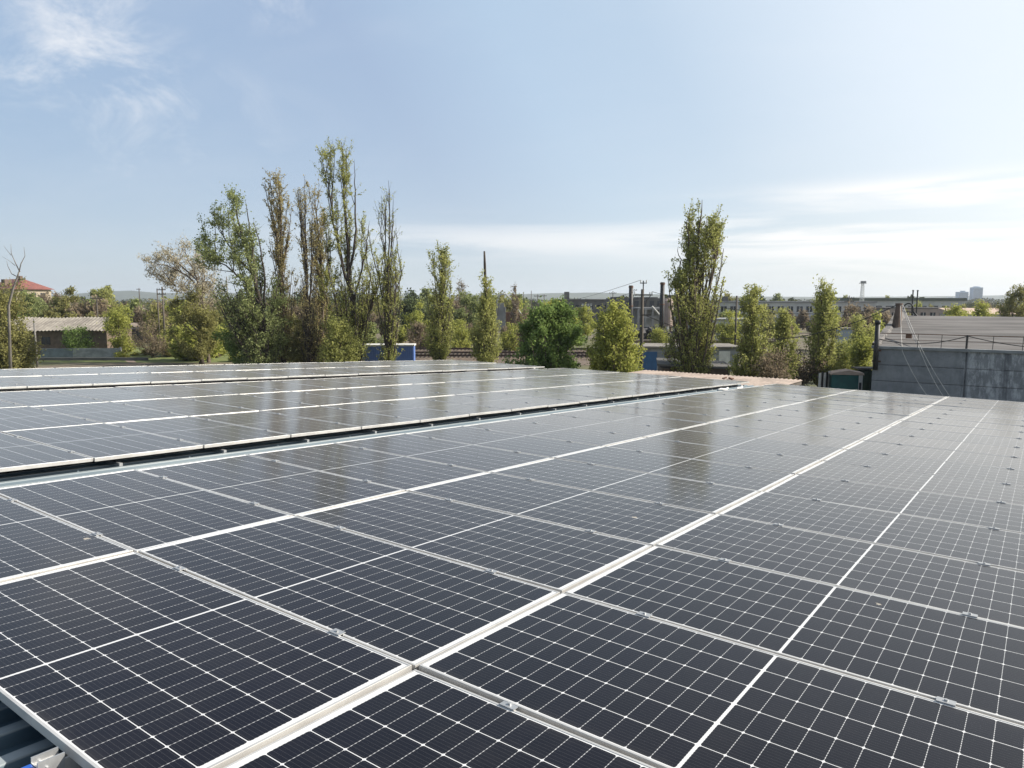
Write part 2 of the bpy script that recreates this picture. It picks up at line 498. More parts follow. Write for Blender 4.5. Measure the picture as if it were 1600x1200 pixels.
# litter at the far end of the wide gap
for i, (u, vv, rz, ln, lab) in enumerate(((16.2, -2.17, 8, .8, 'long white plastic offcut lying in the wide gap, farther one'),
                                          (15.3, -2.22, -14, .5, 'short white plastic offcut lying in the wide gap, nearer one'))):
    m = MB(); pts = [(-ln / 2, 0, .03), (-ln / 6, .03, .05), (ln / 5, -.03, .04), (ln / 2, .02, .075)]
    m.tube(pts, [.03, .035, .035, .028], 6)
    o = m.build('plastic_offcut', M['white_plastic'], smooth=True)
    o.matrix_world = ROOF @ Matrix.Translation((u * PU, -vv * PV, ZR)) @ Matrix.Rotation(R(rz), 4, 'Z')
    tag(o, lab, 'offcut')
for i, (u, vv, rz, ln, lab) in enumerate(((16.4, -5.52, 3, 2.4, 'long white rail left lying at the far end of the narrow gap'),
                                          (15.2, -5.44, -6, 1.3, 'short white rail left lying at the far end of the narrow gap'))):
    m = MB(); m.box(-ln / 2, ln / 2, -.02, .02, .003, .04); m.box(-ln / 2, ln / 2, -.03, -.02, .003, .012); m.box(-ln / 2, ln / 2, .02, .03, .003, .012)
    o = m.build('spare_rail', M['white_plastic'])
    o.matrix_world = ROOF @ Matrix.Translation((u * PU, -vv * PV, ZR)) @ Matrix.Rotation(R(rz), 4, 'Z')
    tag(o, lab, 'rail')

# ------------------------------------------------------------------ ground
def ground_mat():
    t = NT('ground_cover')
    o = t.obj()
    n1 = t.noise(o, .035, 6, .6, .4); n2 = t.noise(o, .5, 6, .65); n3 = t.noise(o, .008, 4, .5)
    grass = t.mix(t.rng(n2, .35, .65), (.060, .066, .024), (.115, .112, .042))
    dirt = t.mix(t.rng(n2, .3, .7), (.11, .085, .06), (.17, .14, .10))
    c = t.mix(t.rng(n1, .46, .60), grass, dirt)
    c = t.mix(t.rng(n3, .5, .7, 0, .5), c, (.06, .06, .03))
    t.l(c, t.p.inputs['Base Color']); t.p.inputs['Roughness'].default_value = .95
    t.bump(n2, .4, .1)
    return t.m
g = MB(); g.add([(-4790, -290, 0), (4790, -290, 0), (4790, 4740, 0), (-4790, 4740, 0)], [(0, 1, 2, 3)])
tag(g.build('ground', ground_mat()), kind='structure')
def hill(name, Y, pts, c):
    m = MB(); n = len(pts)
    top = [at(x, y, Y) for x, y in pts]
    vs = [(p.x, Y - 600, -.5) for p in top] + [tuple(p) for p in top] + [(p.x * 1.15, Y + 900, p.z * .6) for p in top]
    fs = [(i, i + 1, n + i + 1, n + i) for i in range(n - 1)] + [(n + i, n + i + 1, 2 * n + i + 1, 2 * n + i) for i in range(n - 1)]
    m.add(vs, fs)
    tag(m.build(name, mat(name + '_cover', c, tuple(x * .6 for x in c), .012, .95), smooth=True), kind='structure')
hill('hills', 3800, [(-900, 462), (-300, 459), (0, 460), (100, 461), (170, 455), (205, 454), (250, 458), (330, 457), (420, 459), (560, 461), (700, 461), (800, 460), (860, 458), (930, 457),
                     (1000, 459), (1150, 463), (1300, 464), (1450, 463), (1600, 461), (1800, 460), (2400, 462)], (.07, .085, .05))
# grassy verge and path on the left, ballast in the middle
def sheet(name, pts, z, m):
    o = MB(); o.add([(p[0], p[1], z) for p in pts], [tuple(range(len(pts)))])
    return tag(o.build(name, m), kind='structure')
def gp(px, Y): return (((px - 800) / FPX) * Y * 1.0, Y)
M['ballast'] = mat('ballast_stone', (.16, .12, .09), (.09, .07, .055), 1.2, .95)
M['verge'] = mat('verge_grass', (.14, .165, .045), (.085, .11, .03), .25, .95)
M['path'] = mat('path_clay', (.34, .26, .19), (.26, .20, .15), .6, .95)
sheet('verge', [gp(-300, 98), gp(540, 98), gp(540, 128), gp(-300, 128)], .012, M['verge'])
sheet('path', [gp(198, 98), gp(212, 98), gp(190, 112), gp(178, 112)], .024, M['path'])
sheet('railway_bed', [gp(560, 100), gp(1040, 92), gp(1060, 124), gp(540, 130)], .02, M['ballast'])

M['rail_steel'] = mat('rusty_rail', (.09, .055, .04), (.05, .035, .03), 3, .6, .3)
M['sleeper'] = mat('tarred_sleeper', (.06, .05, .042), (.035, .03, .027), 3, .9)
for i, (Y, lab) in enumerate(((103.5, 'railway track nearest to the warehouse, behind the poplars'), (109.5, 'middle railway track behind the poplars'), (118, 'railway track farthest from the warehouse, along the bushes'))):
    t = thing('railway_track', lab, 'railway track', (0, Y, .03), R(-1.2), 'railway tracks')
    m = MB()
    for s in (-.76, .76):
        m.box(-34, 24, s - .035, s + .035, .42, .58); m.box(-34, 24, s - .07, s + .07, .40, .42)
    m.build('rails', M['rail_steel'], t)
    m = MB()
    for q in range(97): m.box(-34 + q * .6, -34 + q * .6 + .25, -1.35, 1.35, .24, .40)
    m.build('sleepers', M['sleeper'], t)
    m = MB(); m.add([(-34, -2.3, -.02), (24, -2.3, -.02), (24, -1.5, .3), (-34, -1.5, .3), (24, 1.5, .3), (-34, 1.5, .3), (24, 2.3, -.02), (-34, 2.3, -.02)],
                    [(0, 1, 2, 3), (3, 2, 4, 5), (5, 4, 6, 7)])
    m.build('ballast_bank', M['ballast'], t)

# ------------------------------------------------------------------ trees
def leaf_mat(name, c, c2, tr=.48):
    t = NT(name)
    t.t.nodes.remove(t.p)
    geo = t.n('ShaderNodeNewGeometry')
    n = t.noise(t.obj(), .45, 3, .6)
    f = t.math('ADD', t.math('MULTIPLY', geo.outputs['Random Per Island'], .65), t.math('MULTIPLY', t.rng(n, .35, .65), .45), clamp=True)
    cc = t.mix(f, c, c2)
    d = t.n('ShaderNodeBsdfDiffuse'); t.l(cc, d.inputs[0])
    tl = t.n('ShaderNodeBsdfTranslucent'); t.l(cc, tl.inputs[0])
    ms = t.n('ShaderNodeMixShader'); ms.inputs[0].default_value = tr
    t.l(d.outputs[0], ms.inputs[1]); t.l(tl.outputs[0], ms.inputs[2])
    t.l(ms.outputs[0], t.out.inputs[0])
    return t.m
M['bark'] = mat('bark', (.13, .10, .075), (.06, .048, .038), 3, .95, stretch=(1, 1, .3))
M['bark_dark'] = mat('dark_bark', (.065, .052, .042), (.035, .028, .024), 3, .95, stretch=(1, 1, .3))
M['bark_grey'] = mat('grey_bark', (.22, .20, .18), (.12, .11, .10), 3, .95, stretch=(1, 1, .3))
LEAF = {
    'poplar': leaf_mat('poplar_leaves', (.215, .235, .075), (.46, .465, .165)),
    'bronze': leaf_mat('bronze_buds', (.26, .225, .105), (.46, .40, .20)),
    'green': leaf_mat('green_leaves', (.155, .190, .075), (.34, .375, .165)),
    'deep': leaf_mat('deep_green_leaves', (.095, .150, .045), (.25, .335, .105)),
    'lime': leaf_mat('lime_leaves', (.22, .245, .060), (.45, .460, .130)),
    'olive': leaf_mat('olive_leaves', (.165, .165, .065), (.33, .315, .125)),
    'brown': leaf_mat('brown_twigs_and_buds', (.17, .135, .095), (.30, .245, .170)),
    'blossom': leaf_mat('pale_blossom', (.30, .27, .19), (.54, .49, .37)),
    'pine': leaf_mat('dark_needles', (.05, .07, .035), (.11, .135, .065), .2),
}
def leaves_object(name, C, size, m, parent, flat=1.0):
    n = len(C)
    a = rng.normal(size=(n, 3)); a /= np.linalg.norm(a, axis=1, keepdims=True)
    b = rng.normal(size=(n, 3)); b -= (a * b).sum(1, keepdims=True) * a; b /= np.linalg.norm(b, axis=1, keepdims=True)
    s = size * rng.uniform(.55, 1.35, (n, 1))
    a *= s; b *= s * .62
    V4 = np.stack([C - a, C - b * .9 + a * .1, C + a, C + b * .9 + a * .1], 1).reshape(-1, 3)
    me = bpy.data.meshes.new(name)
    me.vertices.add(4 * n); me.vertices.foreach_set('co', V4.astype(np.float32).ravel())
    me.loops.add(4 * n); me.loops.foreach_set('vertex_index', np.arange(4 * n, dtype=np.int32))
    me.polygons.add(n); me.polygons.foreach_set('loop_start', np.arange(0, 4 * n, 4, dtype=np.int32))
    me.polygons.foreach_set('loop_total', np.full(n, 4, dtype=np.int32))
    me.materials.append(m); me.update(calc_edges=True)
    o = bpy.data.objects.new(name, me); col.objects.link(o); o.parent = parent
    return o

def grow(root, h, prof, leaf, nleaf, lsize, bark, limbs=40, twigs=7, steep=3.0, r0=.28, spread=.35, tlen=1.1, stub=None,
         bare_top=0.0, trunk_top=.93, seed=1, up=.8, wander=.25, boughs=None, inner=.2):
    """prof: (t, centre offset, half width) of the crown at relative height t, metres"""
    rd = random.Random(seed)
    tb = MB()
    ts = [p[0] for p in prof]; cs = [p[1] for p in prof]; hs = [p[2] for p in prof]
    def cen(t): return float(np.interp(t, ts, cs))
    def hw(t): return float(np.interp(t, ts, hs))
    def axis(t):
        k = min(1, t / max(.05, ts[0] + .25))
        return Vector((cen(t) * k * .8 + wander * math.sin(t * 5 + seed) * t, wander * math.cos(t * 4.3 + seed) * t, t * h))
    htop = stub if stub else trunk_top
    nodes = []
    if boughs:
        for bi, (pl, rb) in enumerate(boughs):
            P = []
            for a_, b_ in zip(pl[:-1], pl[1:]):
                for q in range(5): P.append(a_.lerp(b_, q / 5))
            P.append(pl[-1]); m_ = len(P) - 1
            P = [p + Vector((rd.gauss(0, .05), rd.gauss(0, .05), 0)) * (0 < i) for i, p in enumerate(P)]
            tb.tube(P, [rb * (1.15 if (i == 0 and bi == 0) else 1) * ((1 - i / m_) ** .8 * .94 + .06) for i in range(m_ + 1)], 7)
            nodes += P
    else:
        n = 9
        tb.tube([axis(htop * i / n) for i in range(n + 1)],
                [r0 * (1.25 if i == 0 else 1) * ((1 - i / n) ** (.8 if not stub else .12) + (.05 if not stub else 0)) if not (stub and i == n) else r0 * .5 for i in range(n + 1)], 7)
        nodes = [axis(htop * i / 40) for i in range(2, 40)]
    NA = np.array([tuple(p) for p in nodes])
    pts = []
    t0, t1 = ts[0], ts[-1]
    areas = [hw(t0 + (t1 - t0) * (i + .5) / 60) + .12 for i in range(60)]
    for li in range(limbs):
        q = rd.choices(range(60), areas)[0]
        t = t0 + (t1 - t0) * (q + rd.random()) / 60
        phi = rd.uniform(0, 2 * math.pi)
        f = math.sqrt(rd.uniform(inner, 1.1)) * hw(t) * (1 + .30 * math.sin(phi * 2 + seed + t * 11) * math.sin(t * 17 + seed * 1.7 + phi))
        tgt = Vector((cen(t) + math.cos(phi) * f, math.sin(phi) * f, t * h))
        dh = np.hypot(NA[:, 0] - tgt.x, NA[:, 1] - tgt.y)
        need = tgt.z - dh * steep - rd.uniform(.2, 1.3)
        cost = dh + np.abs(NA[:, 2] - need) * .35 + (NA[:, 2] > tgt.z - .15) * 50
        st = nodes[int(np.argmin(cost))]
        mid = st.lerp(tgt, .45) + Vector(((tgt - st).x * .20, (tgt - st).y * .20, -(tgt - st).z * .05))
        P = []
        for j in range(6):
            u = j / 5
            p = st * (1 - u) ** 2 + mid * 2 * u * (1 - u) + tgt * u * u
            P.append(p + Vector((rd.gauss(0, .05), rd.gauss(0, .05), 0)) * (j > 0))
        rl = max(.018, min(r0 * .4, .013 * (P[-1] - P[0]).length + .010))
        tb.tube(P, [rl * (1 - .8 * j / 5) for j in range(6)], 5, cap=False)
        for k in range(twigs):
            u = rd.uniform(.35, 1.0); j = min(4, int(u * 5)); p = P[j].lerp(P[j + 1], u * 5 - j)
            d = Vector((rd.gauss(0, 1), rd.gauss(0, 1), rd.gauss(up, .55))); d.normalize()
            L = tlen * rd.uniform(.5, 1.3)
            e = p + d * L; mm = p + d * L * .5 + Vector((0, 0, -.06 * L))
            tb.tube([p, mm, e], [rl * .32, rl * .22, .006], 3, cap=False)
            pts.append((p, mm, e, t))
    tb.build('trunk', M[bark], root, smooth=True)
    if nleaf:
        A = np.array([[*p, *m_, *e] for p, m_, e, t in pts])
        T = np.array([t for *_, t in pts])
        wgt = np.ones(len(A))
        if bare_top: wgt *= np.where(T > 1 - bare_top, .2, 1.0)
        wgt *= rng.uniform(.3, 1.7, len(A)); wgt /= wgt.sum()
        idx = rng.choice(len(A), nleaf, p=wgt)
        u = rng.uniform(.1, 1.05, (nleaf, 1))
        C = np.where(u < .5, A[idx, 0:3] + (A[idx, 3:6] - A[idx, 0:3]) * u * 2, A[idx, 3:6] + (A[idx, 6:9] - A[idx, 3:6]) * (u * 2 - 1))
        C = C + rng.normal(size=(nleaf, 3)) * spread * rng.uniform(.3, 1, (nleaf, 1))
        C[:, 2] = np.maximum(C[:, 2], .05)
        leaves_object('crown', C, lsize, LEAF[leaf], root)
    return root

def tree(kind, label, px, Y, prof_px, leaf, nleaf, lsize, bark='bark', cat='tree', group=None, boughs=None, **kw):
    """prof_px: list of (photo y, photo xl, photo xr) from the top down, measured at distance Y"""
    s = Y / FPX
    x = at(px, 500, Y).x
    top = at(px, prof_px[0][0], Y).z
    prof = []
    for (y, xl, xr) in prof_px:
        prof.append((max(.03, at(px, y, Y).z / top), (.5 * (xl + xr) - px) * s, max(.15, .5 * (xr - xl) * s)))
    prof.sort()
    root = thing(kind, label, cat, (x, Y, 0), 0, group)
    if kind == 'poplar_tree':
        kw['up'] = max(kw.get('up', 0), 2.0); kw['spread'] = kw.get('spread', .3) * .55; kw['tlen'] = kw.get('tlen', 1) * 1.35; kw['limbs'] = int(kw.get('limbs', 40) * 1.35)
        kw.setdefault('inner', .08)
        prof[-1] = (prof[-1][0], prof[-1][1], prof[-1][2] * .45)
    bl = None
    if boughs:
        bl = []; rb = random.Random(int(px))
        for bi, (pl, r) in enumerate(boughs):
            P = []; yo = rb.uniform(-.3, .3); slope = rb.uniform(-1, 1) * (bi > 0)
            for i, (bx, by) in enumerate(pl):
                p = at(bx, by, Y)
                P.append(Vector((p.x - x, slope * i * .5, max(0, p.z))))
            if bi == 0: P.insert(0, Vector((P[0].x, 0, 0)))
            bl.append((P, r))
    return grow(root, top, prof, leaf, int(nleaf * 2.6), lsize * .74, bark, boughs=bl, **kw)

PG = 'poplars beyond the warehouse'
tree('poplar_tree', 'tallest poplar, its bare boughs fanning out, second trunk behind the blue container', 540, 84,
     [(216, 528, 540), (235, 506, 556), (270, 500, 560), (330, 512, 568), (380, 508, 580), (430, 500, 598), (480, 505, 590), (530, 505, 585), (565, 515, 575)],
     'poplar', 9500, .135, limbs=95, twigs=9, steep=3.4, r0=.42, spread=.28, tlen=1.1, seed=3, group=PG, bark='bark_dark', boughs=[([(556, 560), (553, 490), (546, 440), (543, 380), (538, 300), (534, 222)], .40), ([(550, 470), (537, 420), (524, 350), (514, 290), (505, 245)], .2), ([(546, 430), (556, 370), (556, 310), (555, 250)], .16), ([(557, 540), (576, 490), (590, 445), (597, 395)], .2), ([(552, 470), (566, 420), (574, 375), (577, 345)], .14), ([(548, 520), (528, 470), (516, 420)], .14)])
tree('poplar_tree', 'slim poplar with bronze buds between the airy green tree and the bare twin stems', 441, 86,
     [(264, 434, 446), (285, 424, 456), (330, 422, 460), (400, 424, 462), (470, 420, 466), (540, 425, 465), (566, 430, 460)],
     'bronze', 6500, .13, limbs=70, twigs=8, steep=4.5, r0=.28, spread=.25, tlen=.9, seed=4, group=PG)
tree('poplar_tree', 'nearly bare poplar with thin upright stems just left of the bronze one', 480, 82,
     [(270, 474, 487), (300, 470, 492), (380, 472, 494), (450, 466, 500), (520, 462, 505), (566, 470, 500)],
     'bronze', 2300, .12, limbs=60, twigs=5, steep=7, r0=.2, spread=.2, tlen=1.2, seed=5, boughs=[([(483, 560), (481, 480), (478, 400), (476, 275)], .2), ([(482, 500), (486, 420), (487, 300)], .13), ([(481, 470), (474, 400), (472, 310)], .08)], group=PG, bark='bark_dark', up=2.0)
tree('poplar_tree', 'narrow bronze poplar standing close against the left of the tallest poplar', 502, 88,
     [(274, 496, 508), (300, 488, 513), (380, 488, 518), (450, 486, 520), (520, 482, 525), (566, 485, 520)],
     'bronze', 5200, .13, limbs=60, twigs=8, steep=5, r0=.24, spread=.25, tlen=.9, seed=6, group=PG)
tree('poplar_tree', 'thin poplar with a bare spiky top in front of the blue container', 608, 80,
     [(276, 604, 612), (320, 596, 620), (380, 594, 622), (410, 592, 636), (450, 594, 634), (500, 598, 622), (550, 590, 624), (575, 595, 620)],
     'poplar', 3600, .125, limbs=60, twigs=6, steep=5.5, r0=.27, spread=.25, tlen=.9, seed=8, bare_top=.28, boughs=[([(608, 560), (607, 480), (608, 400), (608, 282)], .24), ([(607, 450), (602, 380), (603, 315)], .1), ([(608, 430), (613, 360), (612, 300)], .09), ([(608, 480), (622, 445), (631, 412)], .1)], group=PG, bark='bark_dark', up=1.5)
tree('poplar_tree', 'pollarded poplar with two dark stubs showing among its upper leaves', 688, 84,
     [(383, 676, 698), (410, 668, 712), (450, 670, 716), (500, 668, 712), (540, 664, 704), (575, 672, 700)],
     'poplar', 5600, .14, limbs=45, twigs=9, steep=4, r0=.36, spread=.32, tlen=1.0, stub=.80, seed=9, group=PG, bark='bark_dark')
tree('poplar_tree', 'topped poplar whose bare black trunk sticks up above its leafy lower half', 758, 82,
     [(440, 752, 764), (455, 746, 772), (490, 744, 776), (530, 740, 778), (560, 738, 780), (578, 742, 776)],
     'poplar', 5200, .145, limbs=46, twigs=9, steep=3, r0=.19, spread=.35, tlen=.9, stub=1.32, seed=10, group=PG, bark='bark_dark', wander=.05)
tree('poplar_tree', 'big full poplar standing alone right of the twin chimneys', 1088, 62,
     [(308, 1092, 1106), (325, 1076, 1118), (360, 1064, 1124), (400, 1048, 1124), (450, 1040, 1122), (500, 1042, 1118), (550, 1046, 1120), (585, 1055, 1115)],
     'poplar', 13500, .125, limbs=120, twigs=10, steep=3.6, r0=.34, spread=.26, tlen=.8, seed=12, group=PG, boughs=[([(1086, 580), (1085, 480), (1088, 400), (1098, 312)], .30), ([(1086, 520), (1098, 440), (1107, 380), (1111, 335)], .14), ([(1084, 530), (1070, 470), (1060, 420), (1056, 385)], .13), ([(1085, 540), (1078, 440), (1074, 370), (1072, 330)], .13), ([(1087, 500), (1104, 450), (1116, 400)], .11)])
tree('poplar_tree', 'short bushy poplar right beside the big full poplar', 1173, 60,
     [(446, 1172, 1180), (462, 1162, 1188), (485, 1152, 1194), (520, 1146, 1198), (560, 1144, 1202), (590, 1152, 1196)],
     'poplar', 6000, .12, limbs=55, twigs=9, steep=3.0, r0=.2, spread=.3, tlen=.7, seed=13, group=PG)
tree('poplar_tree', 'pointed leafy poplar left of the green kiosk', 1286, 66,
     [(438, 1283, 1289), (452, 1277, 1294), (475, 1268, 1301), (505, 1262, 1309), (545, 1258, 1314), (595, 1264, 1308)],
     'poplar', 6400, .13, limbs=60, twigs=9, steep=3.0, r0=.22, spread=.3, tlen=.8, seed=14, group=PG)
tree('poplar_tree', 'smallest yellowish poplar between the bushy one and the pointed one', 1227, 64,
     [(482, 1224, 1230), (498, 1216, 1237), (525, 1208, 1244), (560, 1204, 1250), (592, 1210, 1248)],
     'poplar', 3900, .12, limbs=42, twigs=9, steep=2.6, r0=.16, spread=.32, tlen=.7, seed=15, group=PG)
tree('broadleaf_tree', 'airy green broadleaf tree leaning left beside the bronze poplar', 408, 80,
     [(292, 362, 376), (310, 350, 396), (350, 330, 410), (400, 318, 425), (450, 326, 432), (500, 350, 440), (540, 370, 440), (570, 375, 440)],
     'green', 11500, .15, limbs=150, twigs=8, steep=1.5, r0=.36, spread=.28, tlen=1.1, inner=.02, up=1.0, seed=16, bark='bark_dark', boughs=[([(418, 565), (414, 510), (402, 450), (386, 400), (372, 345), (366, 298)], .34), ([(408, 480), (384, 440), (356, 415), (330, 400)], .16), ([(400, 450), (396, 400), (390, 350), (384, 312)], .16), ([(412, 500), (416, 440), (410, 380), (402, 345)], .14), ([(396, 430), (370, 400), (348, 370), (336, 352)], .13), ([(414, 520), (428, 470), (434, 430)], .12)])
tree('broadleaf_tree', 'pale budding tree with wide bare branches left of the airy green tree', 318, 98,
     [(377, 280, 300), (392, 248, 330), (415, 234, 345), (440, 248, 350), (470, 280, 345)],
     'blossom', 4200, .15, limbs=60, twigs=8, steep=.9, r0=.30, spread=.3, tlen=1.2, seed=17, boughs=[([(326, 560), (322, 500), (314, 450), (298, 415), (285, 385)], .26), ([(316, 455), (292, 430), (262, 415), (240, 412)], .13), ([(310, 440), (282, 415), (258, 396)], .12), ([(320, 480), (290, 455), (268, 445)], .1), ([(318, 460), (318, 420), (312, 388)], .12)])
tree('broadleaf_tree', 'dense green young tree left of the yellow green one, in front of the railway', 858, 58,
     [(474, 853, 861), (486, 842, 886), (505, 826, 898), (530, 812, 908), (560, 802, 912), (580, 800, 914)],
     'deep', 11500, .16, limbs=90, twigs=9, steep=2.4, r0=.22, spread=.26, tlen=.95, up=1.4, inner=.05, seed=18, boughs=[([(856, 575), (857, 530), (857, 478)], .2), ([(857, 560), (874, 520), (882, 484)], .13), ([(856, 565), (838, 530), (832, 500)], .12), ([(857, 568), (892, 540), (901, 515)], .1), ([(856, 568), (822, 548), (814, 525)], .1)])
tree('broadleaf_tree', 'dense yellow green young tree just left of the utility pole', 962, 56,
     [(470, 957, 966), (482, 944, 976), (502, 932, 986), (530, 925, 996), (560, 922, 1002), (584, 926, 1003)],
     'lime', 10500, .145, limbs=90, twigs=9, steep=2.6, r0=.2, spread=.24, tlen=.95, up=1.4, inner=.05, seed=19)
tree('broadleaf_tree', 'leafy tree at the left edge of the picture in front of the old shed', 14, 78,
     [(440, 0, 30), (460, -25, 42), (500, -40, 44), (540, -45, 50), (572, -45, 52)],
     'olive', 9500, .17, limbs=60, twigs=10, steep=1.2, r0=.3, spread=.42, tlen=1.0, seed=20, bark='bark_dark')

# the bare bough standing up out of the left edge tree
def bare_tree():
    Y = 74
    r = thing('bare_tree', 'leafless grey tree with few forked branches at the far left', 'tree', (at(14, 560, Y).x, Y, 0))
    ox = r.location.x
    m = MB()
    def P(x, y): p = at(x, y, Y); return (p.x - ox, random.uniform(-.15, .15), p.z)
    m.tube([(0, 0, 0), P(14, 478), P(22, 450), P(27, 432), P(31, 425)], [.16, .12, .10, .08, .07], 6)
    m.tube([P(31, 425), P(25, 412), P(19, 396), P(17, 381)], [.06, .045, .03, .012], 5)
    m.tube([P(19, 399), P(12, 392), P(7, 384)], [.03, .02, .01], 4)
    m.tube([P(31, 425), P(33, 412), P(38, 400), (P(38.5, 386))], [.055, .045, .03, .012], 5)
    m.tube([P(27, 432), P(18, 428), P(11, 416), P(10, 407)], [.05, .04, .025, .01], 5)
    m.tube([P(24, 415), P(14, 408), P(5, 401)], [.03, .02, .01], 4)
    m.tube([P(27, 437), P(36, 436), P(43, 431)], [.045, .03, .01], 4)
    m.build('trunk', M['bark_grey'], r, smooth=True)
bare_tree()

# shrubs and smaller trees, middle distance: own crowns
def bush(label, px, Y, ytop, xl, xr, leaf, n, size, bark='bark', name='shrub', seed=0, steep=.8, group=None, ybot=None, limbs=26, **kw):
    ym = ytop + (ybot - ytop if ybot else 40)
    h = ym - ytop
    wl_, wr_ = px - xl, xr - px
    bj = random.Random(seed * 7 + 1); J = lambda v: v * bj.uniform(.62, 1.18)
    prof = [(ytop, px - J(wl_ * .22), px + J(wr_ * .22)), (ytop + h * .14, px - J(wl_ * .6), px + J(wr_ * .55)), (ytop + h * .32, px - J(wl_ * .9), px + J(wr_ * .9)),
            (ytop + h * .5, px - J(wl_), px + J(wr_)), (ytop + h * .72, px - J(wl_), px + J(wr_)), (ym, px - J(wl_ * .85), px + J(wr_ * .85))]
    return tree(name, label, px, Y, prof, leaf, n, size, bark, cat='tree' if 'tree' in name else 'shrub', limbs=limbs, twigs=8, steep=steep, r0=kw.pop('r0', .12),
                spread=kw.pop('spread', .4), tlen=kw.pop('tlen', .9), seed=seed + 40, group=group, **kw)
SG = 'shrubs on the rough ground'
TG = 'trees in the middle distance'
bush('low dark leafy thicket around the foot of the airy green tree', 395, 82, 478, 345, 440, 'deep', 7000, .16, seed=1, ybot=570)
bush('olive thicket with brown stems below the bronze poplars', 470, 84, 500, 440, 505, 'olive', 4200, .15, seed=2, ybot=570, group=SG)
bush('yellow green thicket at the foot of the tallest poplar', 525, 79, 496, 500, 570, 'poplar', 3600, .14, seed=3, ybot=570, group=SG)
bush('brown spreading apple tree standing on the bright green verge', 235, 106, 500, 196, 272, 'brown', 1500, .13, 'bark_dark', 'fruit_tree', seed=4, ybot=548, group=TG)
bush('broad brown tree with two dark trunks left of the airy green tree', 312, 96, 452, 255, 352, 'olive', 5600, .16, 'bark_dark', 'broadleaf_tree', seed=5, ybot=545, r0=.28, group=TG)
bush('yellowish willow bush at the right end of the old shed', 185, 108, 470, 160, 212, 'lime', 3200, .17, seed=6, ybot=552, name='willow_tree', group=TG)
bush('dark climbing bush against the front of the old shed', 120, 107.2, 512, 95, 150, 'deep', 2400, .15, seed=7, ybot=545, group=SG)
bush('large grey brown tree rising behind the old shed roof', 108, 150, 452, 66, 150, 'olive', 5200, .26, 'bark', 'broadleaf_tree', seed=8, ybot=520, r0=.25, group=TG)
bush('olive tree right of the large one behind the old shed', 158, 165, 466, 130, 185, 'olive', 3000, .26, 'bark', 'broadleaf_tree', seed=9, ybot=520, group=TG)
bush('green tree in front of the red roofed house', 42, 140, 455, 20, 70, 'green', 3200, .24, 'bark', 'broadleaf_tree', seed=10, ybot=515, group=TG)
bush('dark bush below the red roofed house by the left edge', 8, 132, 462, -30, 30, 'deep', 3000, .24, seed=11, ybot=515, group=SG)
bush('brown thicket right of the low pale shed', 250, 150, 472, 215, 290, 'brown', 2600, .24, seed=12, ybot=520, group=SG)
bush('small bright green bush before the little white house', 200, 190, 478, 185, 215, 'lime', 900, .28, seed=13, ybot=505, group=SG)
bush('dark evergreen right of the container behind the thin poplar', 640, 150, 462, 622, 662, 'pine', 3000, .26, 'bark_dark', 'evergreen_tree', seed=14, ybot=515, group=TG)
bush('tawny rounded willow right of the dark evergreen', 652, 138, 472, 632, 672, 'lime', 2400, .22, seed=15, ybot=530, name='willow_tree', group=TG)
bush('grey brown bush by the railway left of the pollarded poplar', 655, 124, 505, 636, 674, 'brown', 1500, .19, seed=16, ybot=545, group=SG)
bush('green leafy bush beside the railway between pollarded and topped poplars', 716, 122, 503, 695, 742, 'lime', 2400, .19, seed=17, ybot=545, group=SG)
bush('bluish green tree behind the gap between pollarded and topped poplars', 728, 160, 450, 705, 752, 'green', 3000, .26, 'bark', 'broadleaf_tree', seed=18, ybot=520, group=TG)
bush('slim bare tree rising above the bluish green one', 722, 172, 436, 714, 732, 'brown', 900, .22, 'bark', 'broadleaf_tree', seed=19, ybot=510, steep=3, group=TG)
bush('tall grassy bush left of the dense green young tree by the rails', 795, 118, 508, 778, 822, 'lime', 2200, .18, seed=20, ybot=550, group=SG)
bush('slim bare poplar by the bent elevator pipe', 805, 190, 446, 796, 814, 'brown', 900, .24, 'bark', 'poplar_tree', seed=21, ybot=510, steep=3, group=TG)
bush('yellow tipped tree peeping out behind the dense green young tree', 862, 92, 470, 846, 880, 'lime', 2600, .17, 'bark', 'broadleaf_tree', seed=22, ybot=540, group=TG)
bush('brown withered tree left of the dense green young tree', 822, 96, 484, 810, 836, 'brown', 1700, .17, 'bark_dark', 'broadleaf_tree', seed=23, ybot=545, group=TG)
bush('bright green round tree in front of the dark factory', 910, 150, 482, 888, 936, 'lime', 3200, .24, 'bark', 'broadleaf_tree', seed=24, ybot=515, group=TG)
bush('light green bush on the slab edge right of the utility pole', 1032, 118, 514, 1018, 1046, 'lime', 1300, .17, seed=25, ybot=535, group=SG)
bush('green tree in front of the white panel building by the big poplar', 1140, 120, 488, 1122, 1158, 'lime', 2200, .2, 'bark', 'broadleaf_tree', seed=26, ybot=530, group=TG)
bush('yellow tree growing before the long white panel building', 1345, 95, 492, 1325, 1368, 'poplar', 3800, .17, 'bark', 'broadleaf_tree', seed=27, ybot=560, group=TG)
bush('brown twiggy tree left of the concrete hall', 1330, 120, 478, 1305, 1355, 'brown', 2400, .18, 'bark', 'broadleaf_tree', seed=28, ybot=540, group=TG)
bush('yellow green bush beside the corner of the concrete hall', 1352, 74, 532, 1336, 1368, 'lime', 2600, .15, seed=29, ybot=580, group=SG)
bush('yellow bush behind the striped boards and the kiosk', 1318, 78, 528, 1296, 1340, 'poplar', 3000, .15, seed=30, ybot=585, group=SG)
bush('brown twiggy thicket between the smallest and the pointed poplars', 1248, 66, 548, 1208, 1284, 'brown', 1500, .13, 'bark_dark', seed=31, ybot=598, group=SG)
